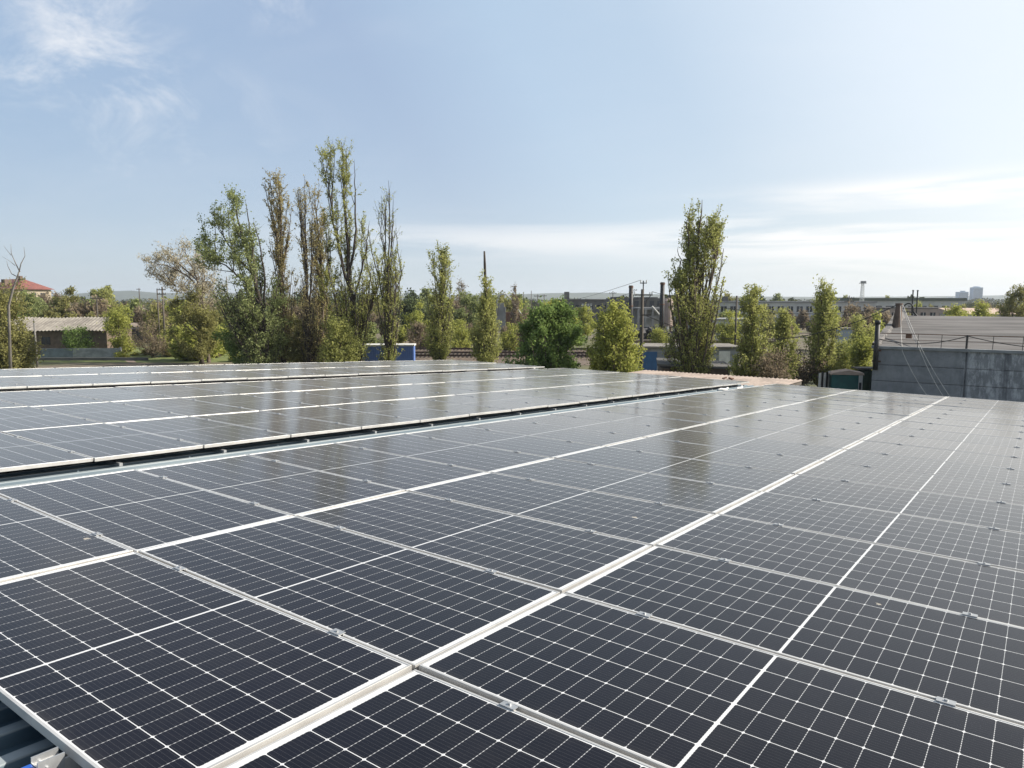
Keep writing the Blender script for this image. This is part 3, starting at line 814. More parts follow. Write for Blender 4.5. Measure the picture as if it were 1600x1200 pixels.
bush('brown bushy thicket under the bushy poplar', 1212, 58, 552, 1192, 1240, 'brown', 1100, .13, 'bark_dark', seed=32, ybot=592, group=SG)
bush('slim tree behind the ridge of the concrete hall at the right edge', 1582, 130, 444, 1562, 1606, 'olive', 3000, .2, 'bark', 'broadleaf_tree', seed=33, ybot=500, steep=2, group=TG)
bush('yellow green shrubbery behind the middle of the concrete hall ridge', 1492, 120, 478, 1465, 1520, 'lime', 2200, .2, seed=34, ybot=510, group=SG)
bush('yellow green tree behind the ridge right of the shrubbery', 1532, 126, 472, 1518, 1548, 'lime', 1500, .2, 'bark', 'broadleaf_tree', seed=35, ybot=505, group=TG)

# farther trees: copies of six kinds
protos = []
for i, (leaf, hh, wv) in enumerate((('green', 9, 3.2), ('olive', 8, 3.6), ('lime', 7, 3.2), ('brown', 8, 3.0), ('poplar', 12, 1.7), ('pine', 9, 3.0))):
    r = thing('distant_tree', 'x', 'tree', (0, 0, 0))
    grow(r, hh, [(.12, 0, wv * .6), (.4, .1, wv), (.75, .15, wv * .78), (1, 0, wv * .15)], leaf, 2600 if i < 4 else 2200, .36, 'bark', limbs=30, twigs=7,
         steep=1.0 if i != 4 else 3, r0=.2, spread=.55, tlen=1.2, seed=70 + i)
    protos.append([r, False])
KW = ['green', 'olive', 'yellow green', 'bare brown', 'slim pale', 'dark']
far_list = []
frng = random.Random(21)
def far(x0, x1, n, Ylo, Yhi, ytlo, ythi, kinds, where, word='tree'):
    for i in range(n):
        px = x0 + (x1 - x0) * (i + frng.uniform(.15, .85)) / n
        Y = frng.uniform(Ylo, Yhi); yt = frng.uniform(ytlo, ythi); k = frng.choice(kinds)
        far_list.append((px, Y, yt, k, where, word))
far(-20, 90, 5, 230, 300, 452, 466, [0, 1, 3], 'around the red roofed house')
far(170, 600, 16, 97, 116, 543, 556, [1, 3, 2, 1], 'growing low along the grassy verge', 'shrub')
far(60, 345, 13, 135, 178, 460, 482, [1, 1, 0, 3, 2], 'in the olive belt behind the old shed')
far(255, 345, 6, 100, 116, 505, 528, [1, 2, 1], 'in the hedge left of the airy green tree')
far(30, 180, 6, 122, 140, 490, 500, [1, 3, 1], 'just behind the old shed roof')
far(1090, 1370, 11, 160, 205, 472, 490, [1, 2, 0, 3], 'close before the white panel building')
far(-10, 80, 5, 160, 200, 455, 470, [1, 0, 3], 'close before the red roofed house')
far(146, 172, 4, 240, 270, 440, 450, [4], 'above the old shed')
far(90, 340, 13, 220, 330, 470, 486, [0, 1, 1, 3, 2], 'in the woods behind the old shed')
far(340, 600, 14, 200, 300, 458, 472, [0, 1, 3, 1, 5], 'in the woods behind the tall poplars')
far(255, 620, 15, 118, 150, 494, 512, [1, 1, 3, 2, 0], 'in the thicket under the tall poplars')
far(270, 620, 13, 150, 200, 476, 492, [1, 0, 3, 1], 'in the belt behind the tall poplars')
far(600, 700, 7, 230, 300, 452, 466, [0, 5, 5, 0], 'in the dark woods right of the thin poplar')
far(700, 830, 10, 200, 330, 460, 476, [0, 1, 0, 3, 2], 'behind the topped poplar')
far(600, 840, 12, 128, 150, 498, 512, [2, 3, 1, 2], 'in the thicket along the railway')
far(830, 1000, 8, 260, 380, 484, 494, [0, 1, 2, 3], 'in front of the dark factory')
far(1060, 1200, 5, 250, 320, 460, 468, [0, 5, 1], 'behind the big full poplar')
far(1100, 1300, 9, 130, 190, 496, 508, [1, 2, 2, 3], 'before the white panel building')
far(1300, 1420, 6, 140, 200, 486, 500, [1, 2, 3, 2], 'left of the concrete hall')
far(1200, 1420, 4, 330, 420, 456, 464, [0, 4, 4], 'above the roofs of the white panel buildings')
far(1420, 1620, 8, 200, 300, 470, 480, [2, 1, 2, 3], 'behind the concrete hall ridge')
for (px, Y, yt, k, where, word) in far_list:
    r, used = protos[k]
    p = at(px, yt, Y)
    hh = (9, 8, 7, 8, 12, 9)[k]
    s = max(.08, p.z / hh)
    sx = s * frng.uniform(.8, 1.2) if k != 4 else s * .8
    if s > 1.6: sx *= .8
    if word == 'shrub': sx = max(.22, s * 2.2)
    Mx = Matrix.LocRotScale(Vector((p.x, Y, 0)), Matrix.Rotation(frng.uniform(0, 6.28), 3, 'Z').to_quaternion(), Vector((sx, sx, s)))
    if not used:
        r.matrix_world = Mx; protos[k][1] = True; o = r
    else:
        o = dup(r, Mx)
    if word == 'shrub': o.name = 'low_shrub'
    tag(o, KW[k] + ' ' + word + ' ' + where, word, KW[k] + ' ' + word + 's ' + where)

# a far wood that reads as one mass, out to the horizon
n = 26000
ang = rng.uniform(-.78, .78, n); dist = 430 + 1500 * rng.uniform(0, 1, n) ** 1.4
hz = (5.5 + 2.5 * np.sin(ang * 37 + dist * .004) + 1.5 * np.sin(ang * 91)) * rng.uniform(.25, 1.0, n)
Cw = np.stack([np.tan(ang) * dist, dist, np.maximum(.5, hz)], 1)
wd = leaves_object('distant_wood', Cw, 2.1, leaf_mat('wood_mass', (.045, .055, .025), (.09, .095, .045), .2), None)
tag(wd, 'hazy far woods stretching along the horizon', 'woods', kind='stuff')

# ------------------------------------------------------------------ buildings
M['concrete'] = mat('old_concrete', (.27, .28, .29), (.17, .18, .19), .8, .9, 0, .15, (1, 1, 2))
M['felt'] = mat('roofing_felt', (.175, .165, .160), (.095, .090, .088), .8, .95, 0, .2, (.22, 2.8, 1))
M['black_pipe'] = mat('tarred_pipe', (.03, .03, .032), (.02, .02, .02), 3, .6)
M['asbestos'] = mat('asbestos_sheet', (.30, .245, .21), (.19, .155, .135), 1.1, .92, 0, .1)
M['asbestos_grey'] = mat('grey_asbestos_sheet', (.25, .23, .20), (.15, .135, .12), .5, .92)
M['brick'] = mat('dark_brick', (.16, .11, .085), (.10, .075, .06), 1.5, .9)
M['cream'] = mat('cream_render', (.38, .33, .24), (.30, .255, .19), .6, .9)
M['red_roof'] = mat('red_roof_metal', (.22, .085, .068), (.15, .06, .05), .8, .6)
M['white_wall'] = mat('white_panel_wall', (.46, .46, .44), (.36, .36, .35), .25, .9)
M['grey_wall'] = mat('grey_panel_wall', (.27, .275, .28), (.19, .195, .2), .3, .9)
M['dark_wall'] = mat('sooty_wall', (.135, .128, .122), (.085, .082, .08), .3, .9)
M['pane'] = mat('window_glass', (.03, .035, .045), (.02, .022, .03), .5, .15)
M['blue'] = mat('blue_paint', (.10, .18, .45), (.08, .15, .38), .8, .5)
M['door_blue'] = mat('door_blue_paint', (.03, .12, .27), (.022, .09, .21), .8, .5)
M['teal'] = mat('teal_paint', (.015, .115, .105), (.011, .085, .08), 1.5, .5)
M['white_paint'] = mat('white_paint', (.68, .67, .63), (.52, .51, .48), 1.5, .6)
M['pinkish'] = mat('faded_pink_lid', (.50, .37, .30), (.40, .30, .24), 2, .8)
M['rust'] = mat('rusty_iron', (.15, .075, .045), (.085, .045, .03), 2, .8)
M['tank'] = mat('faded_tank_paint', (.33, .25, .215), (.25, .19, .165), .6, .7)
M['timber'] = mat('weathered_timber', (.10, .085, .07), (.06, .052, .045), 3, .9, stretch=(1, 1, .15))
M['pole_concrete'] = mat('pole_concrete', (.20, .19, .18), (.13, .125, .12), 2, .9)
M['wire'] = mat('cable_black', (.03, .03, .03), rough=.6)
M['wire_pale'] = mat('cable_pale', (.55, .53, .50), rough=.6)

def whitewash_mat():
    t = NT('stained_concrete')
    o = t.obj()
    s = t.n('ShaderNodeSeparateXYZ'); t.l(o, s.inputs[0])
    n1 = t.noise(o, .9, 7, .65, .4); n2 = t.noise(t.map(o, (2.6, 1, .9)), 1.0, 8, .75, .2); n3 = t.noise(o, 9, 4, .6)
    base = t.mix(t.rng(n1, .3, .7), (.160, .168, .182), (.240, .248, .262))
    m = t.rng(s.outputs[0], 5.2, 6.6)
    m2 = t.math('MULTIPLY', t.rng(n2, .44, .62), t.math('ADD', t.math('MULTIPLY', m, .85), .10))
    c = t.mix(m2, base, (.44, .45, .47))
    n4 = t.noise(t.map(o, (2.2, 1, .10)), 1.0, 6, .6, .3)
    c = t.mix(t.math('MULTIPLY', t.rng(n4, .50, .68, 0, .8), t.math('MULTIPLY_ADD', m, .85, .15)), c, (.085, .09, .105))
    c = t.mix(t.rng(n3, .55, .75, 0, .35), c, (.10, .11, .13))
    t.l(c, t.p.inputs['Base Color']); t.p.inputs['Roughness'].default_value = .92
    t.bump(n3, .3, .02)
    return t.m
# --- concrete hall on the right: local x along the wall, local y away from us
HX, HY = 27.2, 55.0
ANG = math.atan2(V.y, V.x)
hall = thing('concrete_hall', 'low grey concrete panel hall with shallow felt roof at the right edge', 'building', (HX, HY, 0), ANG)
m = MB(); zs = 4.98
for i in range(5):
    for j in range(4):
        z1 = zs - .20 - 1.2 * j
        m.box(i * 6.0 + (.0 if i == 0 else .04), i * 6.0 + 5.96, 0 + .006 * ((i + j) % 2), .24, max(0, z1 - 1.150), z1)
m.box(.06, 29.9, .10, .23, 0, zs - .2)
m.build('wall', whitewash_mat(), hall)
m = MB(); m.box(.0, .24, .245, 22, 0, zs - .2)
m.add([(0, 0.24, zs - .2), (.24, .24, zs - .2), (.24, 22, zs - .2), (0, 22, zs - .2), (0, 10.5, 7.0), (.24, 10.5, 7.0)], [(0, 4, 3), (1, 2, 5), (0, 1, 5, 4), (3, 4, 5, 2)])
m.build('gable_wall', M['concrete'], hall)
m = MB(); m.box(-.12, 30, -.12, .30, zs - .197, zs + .02); m.build('cornice', M['concrete'], hall, bevel=.02)
m = MB()
m.add([(-.15, .31, zs - .02), (30, .31, zs - .02), (30, 10.5, 7.08), (-.15, 10.5, 7.08), (30, 22, zs - .1), (-.15, 22, zs - .1),
       (-.15, .31, zs - .2), (30, .31, zs - .2), (30, 10.5, 6.9), (-.15, 10.5, 6.9), (30, 22, zs - .3), (-.15, 22, zs - .3)],
      [(0, 1, 2, 3), (3, 2, 4, 5), (6, 9, 8, 7), (9, 11, 10, 8), (0, 6, 7, 1), (0, 3, 9, 6), (3, 5, 11, 9), (5, 4, 10, 11), (1, 7, 8, 2), (2, 8, 10, 4)])
m.build('roof', M['felt'], hall)
# raised rough upstand where roof meets the gable
m = MB(); prng2 = random.Random(9)
lo_, hi_ = [], []
for q in range(25):
    y0 = .32 + q * .42; z0 = zs + (min(y0, 10.5) / 10.5) * 2.05
    hh = .16 + .16 * (q / 24) + max(0, (q - 15) / 9) ** 2 * .55 + prng2.uniform(-.04, .06)
    wd_ = .34 + prng2.uniform(-.05, .10) + max(0, (q - 15) / 9) * .5
    lo_.append((y0, z0, hh, wd_))
for (y0, z0, h0, w0), (y1, z1, h1, w1) in zip(lo_[:-1], lo_[1:]):
    m.add([(-.2, y0, z0 - .15), (w0, y0, z0 - .02), (w0 * .6, y0, z0 + h0 * .7), (-.15, y0, z0 + h0), (-.2, y1, z1 - .15), (w1, y1, z1 - .02), (w1 * .6, y1, z1 + h1 * .7), (-.15, y1, z1 + h1)],
          [(1, 5, 6, 2), (2, 6, 7, 3), (3, 7, 4, 0)])
m.build('parapet', M['felt'], hall)
hall_M = Matrix.Translation((HX, HY, 0)) @ Matrix.Rotation(ANG, 4, 'Z')
def hall_thing(name, label, cat, x, y, z, group=None):
    o = thing(name, label, cat, hall_M @ Vector((x, y, z)), ANG, group); return o
rl = hall_thing('roof_railing', 'thin rusty pipe railing along the eaves of the concrete hall', 'railing', 0, .1, zs + .02)
m = MB(); m.tube([(.1, 0, .95), (8, 0, .93), (29.5, 0, .96)], .03, 6); m.tube([(.1, 0, .5), (29.5, 0, .48)], .016, 5); m.build('rail', M['rust'], rl)
for i, x in enumerate((.25, 2.9, 4.4, 5.95, 7.5, 9.2, 10.9, 12.4, 15, 18, 21, 24, 27)):
    m = MB(); th = .075 if i == 3 else .022
    m.tube([(x, 0, 0), (x + .02, 0, .97)], th, 6); m.build('post', M['black_pipe'], rl)
m = MB(); m.box(2.1, 2.5, -.03, .03, .62, .93); m.build('plate', M['rust'], rl)
vp = hall_thing('vent_pipe', 'thick black vent pipe at the left corner of the concrete hall', 'pipe', .25, -.28, 3.2)
m = MB(); m.tube([(0, 0, 0), (0, 0, 3.45)], .17, 12); m.tube([(0, 0, 3.452), (0, 0, 3.72)], [.21, .19], 12)
m.build('pipe', M['black_pipe'], vp, smooth=True)
m = MB(); m.box(-.30, .30, .2, .30, .6, .7); m.box(-.30, .30, .2, .30, 1.4, 1.5); m.build('clamp_band', M['rust'], vp)
ch = hall_thing('roof_stack', 'dark tapered stack on the ridge end of the concrete hall', 'chimney', .5, 6.5, 6.1)
m = MB(); m.tube([(0, 0, 0), (.05, 0, 1.0), (.1, 0, 1.9)], [.36, .30, .22], 10); m.tube([(.1, 0, 1.9), (.1, 0, 2.05)], [.28, .28], 10); m.build('shaft', M['brick'], ch, smooth=False)
ar = hall_thing('arched_pipe', 'arched black pipe loop standing on the far roof of the hall', 'pipe', .75, 10.4, 7.0)
ar.scale = (.62, .62, .72)
m = MB(); pts = [(-.6, 0, 0), (-.6, 0, .9)] + [(-.6 + .6 * (1 - math.cos(a)), 0, .9 + .65 * math.sin(a)) for a in np.linspace(.25, math.pi, 9)] + [(.6, 0, .6)]
m.tube(pts, .085, 8); m.tube([(-.5, 0, .55), (.6, 0, .55)], .06, 8); m.build('loop', M['black_pipe'], ar, smooth=True)
m = MB(); m.tube([(.55, 0, .6), (1.0, .1, .2), (1.6, .1, -.7)], [.10, .10, .09], 8); m.build('outlet', M['black_pipe'], ar, smooth=True)
for i, (x, lab) in enumerate(((.95, 'left of two thin poles behind the arched pipe'), (1.3, 'right of two thin poles behind the arched pipe'))):
    o = hall_thing('thin_pole', lab, 'pole', x, 11.0, 6.9, 'thin poles on the hall roof')
    m = MB(); m.tube([(0, 0, 0), (0, 0, 2.25 - .0 * i)], .055, 6); m.tube([(0, 0, 2.25), (0, 0, 2.35)], .08, 6); m.build('shaft', M['black_pipe'], o)

def cable(name, label, pts, r, m, sag=0.0, group=None):
    P = []
    for a, b in zip(pts[:-1], pts[1:]):
        a, b = Vector(a), Vector(b)
        for i in range(17):
            u = i / 16; p = a.lerp(b, u); p.z -= 4 * sag * u * (1 - u); P.append(p)
    o = MB().tube(P, r, 5).build(name, m)
    return tag(o, label, 'cable', group)
CG_ = 'pale cables hanging from the hall roof'
hm = lambda x, y, z: hall_M @ Vector((x, y, z))
cable('hanging_cable', 'pale cable dropping from the hall stack, leftmost of three over the wall', [hm(.7, 6.4, 8.0), hm(2.0, -.35, 4.7), hm(4.0, -1.2, 1.5)], .022, M['wire_pale'], .25, CG_)
cable('hanging_cable', 'pale cable dropping from the hall stack, middle of three over the wall', [hm(.8, 6.4, 8.0), hm(3.1, -.35, 4.9), hm(4.9, -1.1, 1.6)], .022, M['wire_pale'], .2, CG_)
cable('hanging_cable', 'pale cable dropping from the hall stack, rightmost of three over the wall', [hm(.9, 6.4, 8.0), hm(3.25, -.40, 4.9), hm(5.3, -1.0, 1.6)], .022, M['wire_pale'], .12, CG_)
cable('slack_cable', 'slack dark cable looping along the railing of the hall', [hm(.2, .05, zs + .55), hm(6.0, .05, zs + .92), hm(14, .05, zs + .5)], .03, M['wire'], .45)

# --- annex with pinkish corrugated sheets below the far roof edge
def roofp(u, v, z): p = O + U * u + V * v; return Vector((p.x, p.y, z))
ann = thing('annex', 'low annex with a pinkish corrugated asbestos roof beyond the far panels', 'building')
c0 = roofp(21.6, -6.7, 0)
ann.location = c0; ann.rotation_euler = (0, 0, math.atan2(U.y, U.x))
m = MB(); L_, W_ = 10.6, 7.8; nn = int(W_ / .1)
za, zb = 4.98, 4.86
vs = []
for i in range(nn + 1):
    y = i * .1; dz = .025 * (1 if i % 2 else -1)
    vs += [(-.0, y, za + dz), (L_ * .5, y, (za + zb) / 2 + dz + .0), (L_, y, zb + dz)]
fs = []
for i in range(nn):
    for j in range(2): fs.append((3 * i + j, 3 * i + j + 1, 3 * i + 3 + j + 1, 3 * i + 3 + j))
m.add(vs, fs); o = m.build('roof', M['asbestos'], ann); so = o.modifiers.new('t', 'SOLIDIFY'); so.thickness = .012
m = MB(); m.box(.3, L_ - .5, .5, W_ - .3, 0, 4.70); m.build('wall', M['brick'], ann)
m = MB(); m.box(.0, L_ - .1, .02, .12, 4.66, 4.80); m.build('barge_board', M['timber'], ann)
m = MB(); m.tube([(8.2, 2.4, zb + .08), (8.4, 2.6, zb + .11), (8.7, 2.5, zb + .07)], [.03, .05, .03], 6); m.tube([(8.4, 2.9, zb + .08), (8.6, 2.8, zb + .11)], .04, 6)
tag(m.build('roof_debris', M['rust']), 'small brown debris lying on the pinkish annex roof', 'debris'); bpy.data.objects['roof_debris'].matrix_world = Matrix.Translation(c0) @ Matrix.Rotation(math.atan2(U.y, U.x), 4, 'Z')

# --- garages and flat sheds in the middle
def facing(name, label, cat, px, Y, rz=0, group=None):
    return thing(name, label, cat, (at(px, 500, Y).x, Y, 0), rz, group)
ga = facing('garage_row', 'row of grey garages with a blue and a white door behind the big poplar', 'building', 1075, 86, R(-3))
m = MB(); m.box(-6.2, 6.0, 0, 6, 0, 2.75); m.build('wall', M['concrete'], ga)
m = MB(); m.box(-6.5, 6.3, -.35, 6.2, 2.755, 2.95); m.build('roof', M['asbestos_grey'], ga)
def door(parent, x0, x1, h, m_, lab=None):
    m = MB(); m.box(x0, x1, -.06, -.003, .05, h)
    d = m.build('door', m_, parent)
    m = MB()
    for x in np.linspace(x0 + .08, x1 - .08, 5): m.box(x - .025, x + .025, -.085, -.062, .1, h - .05)
    m.build('door_rib', m_, d)
    if lab: d['label'] = lab
door(ga, -5.1, -3.5, 2.3, M['door_blue'], 'bright blue metal door')
door(ga, 3.7, 5.0, 2.4, M['white_paint'], 'white metal door')
door(ga, -2.6, -.8, 2.3, M['timber'])
door(ga, .4, 2.2, 2.3, M['timber'])
fl = facing('flat_shed', 'dark shed with a warped flat felt roof in front of the garages', 'building', 1085, 63, R(-4))
m = MB(); m.add([(-3.3, -1.8, 3.05), (3.2, -2.1, 2.8), (3.0, 2.2, 3.0), (-2.9, 2.0, 3.28), (-3.3, -1.8, 2.9), (3.2, -2.1, 2.65), (3.0, 2.2, 2.85), (-2.9, 2.0, 3.1)],
                [(0, 1, 2, 3), (7, 6, 5, 4), (0, 4, 5, 1), (1, 5, 6, 2), (2, 6, 7, 3), (3, 7, 4, 0)])
m.build('roof', M['dark_wall'], fl)
m = MB(); m.box(-2.8, 2.8, -1.5, 1.6, 0, 2.64); m.build('wall', M['brick'], fl)
lw = facing('low_wall', 'long low wall with a pale slab top right of the utility pole', 'wall', 1100, 128, R(-2))
m = MB(); m.box(-14, 13, 0, .5, 0, 1.15); m.build('wall', mat('yellowed_wall', (.22, .18, .10), (.15, .13, .08), .5, .95), lw)
m = MB(); m.box(-14.2, 13.2, -.2, .7, 1.153, 1.35); m.build('slab', M['asbestos'], lw)

# --- blue container
bc = facing('blue_container', 'bright blue container with a white roof rim behind the poplar trunks', 'container', 605, 88, R(3))
m = MB(); m.box(-3.1, 3.1, 0, 2.4, .15, 2.85)
for i in range(24): m.box(-3.0 + i * .255, -3.0 + i * .255 + .12, -.035, -.001, .3, 2.75)
m.build('body', M['blue'], bc)
m = MB(); m.box(-3.2, 3.2, -.12, 2.5, 2.853, 3.02); m.build('roof', M['white_paint'], bc)
m = MB()
for x in (-2.9, 2.7): m.box(x, x + .2, .1, 2.3, 0, .147)
m.build('skid', M['rust'], bc)

# --- teal kiosk, striped boards, green bin
kk = facing('kiosk', 'small teal kiosk with faded pink lid beside the concrete hall', 'kiosk', 1326, 60, R(-14))
m = MB(); m.box(-1.2, .85, -.75, .75, .3, 2.35); m.build('body', M['teal'], kk, bevel=.03)
m = MB(); m.box(.853, 1.15, -.75, .75, .3, 2.35)
m.build('end_panel', M['white_paint'], kk)
m = MB(); m.box(.90, 1.08, -.765, -.753, .9, 1.75); m.build('window', M['pane'], kk)
m = MB(); m.prism([(-1.3, 2.353), (1.25, 2.353), (1.2, 2.52), (.1, 2.72), (-1.1, 2.50)], -.85, .85); m.build('lid', M['pinkish'], kk)
m = MB(); m.box(-1.0, 1.0, -.6, .6, 0, .297); m.build('plinth', M['black_pipe'], kk)
sb = facing('striped_boards', 'short run of white and black upright boards left of the kiosk', 'fence', 1296, 60, R(42))
for i in range(8):
    m = MB(); m.box(-1.3 + i * .42, -1.3 + i * .42 + .34, 0, .06, 0, 2.5 + .05 * math.sin(i * 2)); m.build('board', M['white_paint'] if i % 2 == 0 else M['black_pipe'], sb)
m = MB(); m.box(-1.4, 2.1, .062, .13, 2.1, 2.25); m.box(-1.4, 2.1, .062, .13, .5, .65); m.build('rail', M['timber'], sb)
gb = facing('green_tank', 'dark green tank between the kiosk and the concrete hall', 'tank', 1356, 63, 0)
m = MB(); m.tube([(0, 0, .1), (0, 0, 2.3), (0, 0, 2.45)], [.62, .62, .45], 16); m.build('tank', mat('dark_green_paint', (.02, .06, .035), (.015, .04, .025), 2, .6), gb)
m = MB(); m.box(-.9, 1.0, -.7, .7, 2.5, 2.62); m.build('cover', M['asbestos_grey'], gb)

# --- old shed on the left
os_ = facing('old_shed', 'long old brick shed with wavy grey roof at the left', 'building', 90, 112, R(2))
ox0, ox1 = -8.6, 7.6
m = MB(); zl, zr_ = 3.75, 5.6
nn = int((ox1 - ox0) / .27); vs = []
for i in range(nn + 1):
    x = ox0 + i * .27; dz = .075 if i % 2 else -.075; sagg = .06 * math.sin(x * .6)
    vs += [(x, -1.1, zl + dz + sagg), (x, 4.0, zr_ + dz + sagg), (x, 9, zl + dz)]
fs = []
for i in range(nn):
    for j in range(2): fs.append((3 * i + j, 3 * i + j + 1, 3 * i + 4 + j, 3 * i + 3 + j))
m.add(vs, fs); o = m.build('roof', M['asbestos_grey'], os_); so = o.modifiers.new('t', 'SOLIDIFY'); so.thickness = .02
m = MB(); m.box(ox0 + .4, ox1 - .4, 0, 8, 0, 3.6); m.build('wall', M['brick'], os_)
for x in (-5.5, -2.6, .6, 3.6):
    m = MB(); m.box(x, x + 1.3, -.03, -.003, 1.6, 2.7); w_ = m.build('window', M['pane'], os_)
    m = MB(); m.box(x - .08, x + 1.38, -.06, -.033, 1.5, 1.6); m.box(x + .6, x + .7, -.06, -.033, 1.6, 2.7); m.build('frame', M['timber'], w_)
cw = facing('concrete_wall', 'plain concrete yard wall in front of the old shed, its left half darker', 'wall', 120, 105, R(2))
m = MB(); m.box(-.85, 5.7, 0, .2, 0, 1.45); m.build('panel', M['concrete'], cw)
m = MB(); m.box(-5.4, -.87, -.02, .18, 0, 1.42); d = m.build('panel', mat('bluish_concrete', (.15, .18, .21), (.11, .13, .15), .8, .9), cw)
d['label'] = 'darker bluish half of the wall'
m = MB(); m.box(5.72, 5.95, -.04, .24, 0, 1.6); m.build('post', M['concrete'], cw)
ke = facing('kerb_beam', 'dark beam lying along the edge of the grass below the old shed', 'beam', 135, 101, R(1.5))
m = MB(); m.box(-9, 8, 0, .3, 0, .42); m.build('beam', M['dark_wall'], ke, bevel=.02)
ls = facing('low_shed', 'low shed with pale sheet roof right of the old shed', 'building', 228, 150, 0)
m = MB(); m.box(-5, 5, 0, 4, 0, 2.4); m.build('wall', M['dark_wall'], ls)
m = MB(); m.add([(-5.4, -.6, 2.45), (5.4, -.6, 2.45), (5.2, 4.4, 3.5), (-5.2, 4.4, 3.5), (-5.4, -.6, 2.3), (5.4, -.6, 2.3), (5.2, 4.4, 3.3), (-5.2, 4.4, 3.3)],
                [(0, 1, 2, 3), (7, 6, 5, 4), (0, 4, 5, 1), (1, 5, 6, 2), (2, 6, 7, 3), (3, 7, 4, 0)])
m.build('roof', M['asbestos'], ls)

def window_grid(parent, x0, x1, n, zs_, w, h, y=-.002, frame=None, name='window'):
    for z in zs_:
        for i in range(n):
            x = x0 + (x1 - x0) * (i + .5) / n
            m = MB(); m.box(x - w / 2, x + w / 2, y - .06, y, z, z + h); p = m.build(name, M['pane'], parent)
            if frame:
                m = MB(); m.box(x - w / 2 - .08, x + w / 2 + .08, y - .12, y - .062, z - .12, z)
                m.box(x - .05, x + .05, y - .12, y - .062, z, z + h); m.build('frame', frame, p)
# --- red roofed house
rh = facing('red_roofed_house', 'cream two storey house with a red hipped roof at the far left', 'house', 8, 215, R(-28))
m = MB(); m.box(-11, 6.5, 0, 10, 0, 11.2); m.build('wall', M['cream'], rh)
m = MB(); m.add([(-11.8, -.8, 11.25), (7.3, -.8, 11.25), (7.3, 10.8, 11.25), (-11.8, 10.8, 11.25), (-5.5, 5, 14.4), (1.5, 5, 14.4)],
                [(0, 1, 5, 4), (1, 2, 5), (2, 3, 4, 5), (3, 0, 4), (3, 2, 1, 0)])
rr = m.build('roof', M['red_roof'], rh)
m = MB(); m.box(-2.4, -.6, 1.0, 3.0, 12.2, 14.2); m.build('dormer', M['brick'], rr)
m = MB(); m.box(2.0, 2.8, 3.5, 4.3, 12.6, 15.2); m.build('chimney', M['brick'], rr)
window_grid(rh, -10, 6, 5, (2.2, 5.6, 8.6), 1.3, 1.7, frame=M['white_paint'])
m = MB()
for z in (2.2, 5.6, 8.6):
    for y in (2.5, 5, 7.5): m.box(6.503, 6.56, y - .6, y + .6, z, z + 1.7)
m.build('window', M['pane'], rh)
wh = facing('small_white_house', 'little white hut among the bushes left of the telephone pole', 'house', 202, 205, R(-10))
m = MB(); m.box(-2, 2, 0, 3.5, 0, 5.6); m.build('wall', M['white_wall'], wh)
m = MB(); m.prism([(-2.4, 5.61), (2.4, 5.61), (0, 7.0)], -.4, 3.9); m.build('roof', M['asbestos_grey'], wh)
m = MB(); m.box(-.6, .5, -.06, -.003, 3.2, 4.6); m.build('window', M['pane'], wh)

# --- factory
fa = facing('long_factory', 'long dark factory block with a stack house above the dense green tree', 'building', 935, 262, 0)
m = MB(); m.box(-15.5, 15.5, 0, 14, 0, 8.0); m.build('wall', M['dark_wall'], fa)
m = MB(); m.box(-16, 16, -.4, 14.4, 8.003, 8.4); m.build('roof', M['felt'], fa)
m = MB(); m.box(-12, -10.3, 2, 4, 8.403, 11); m.build('chimney', M['dark_wall'], fa)
window_grid(fa, -14, 14, 11, (2.0, 4.9), 1.1, 1.5)
m = MB()
for i in range(4):
    for j in range(2): m.box(-6 + i * 1.0, -5.3 + i * 1.0, -.07, -.003, 4.6 + j * 1.3, 5.5 + j * 1.3)
w_ = m.build('glazing', M['white_wall'], fa); w_['label'] = 'white paned glazing'
f2 = facing('tall_factory', 'dark factory with a jagged roof behind the two chimneys', 'building', 1012, 215, 0)
m = MB(); m.box(-10.5, 9.5, 0, 14, 0, 8.7)
for (a, b_, h) in ((-10, -6, 9.1), (-3, 3, 9.0), (5, 8.5, 9.6)): m.box(a, b_, 1, 8, 8.703, h)
m.build('wall', M['dark_wall'], f2)
window_grid(f2, -9, 9, 8, (1.2, 3.9, 6.3), 1.3, 1.6)
f3 = facing('ruined_workshop', 'grey ruined workshop with open bays below the chimneys', 'building', 1025, 172, R(4))
m = MB()
for x in np.linspace(-4.4, 4.2, 6): m.box(x, x + .45, 0, .5, 0, 6.4)
for z in (1.9, 4.0, 6.0): m.box(-4.4, 4.65, .02, .48, z, z + .5)
m.box(-4.4, 4.65, 5, 5.4, 0, 6.2); m.box(-4.4, 4.65, .5, 5, 6.2, 6.5)
m.build('wall', M['grey_wall'], f3)
m = MB(); m.tube([(-1.2, -.6, 6.8), (2.6, -.7, 2.6)], .22, 8); m.tube([(2.6, -.7, 2.6), (2.6, -.7, 0)], .2, 8); m.build('chute', M['white_wall'], f3)
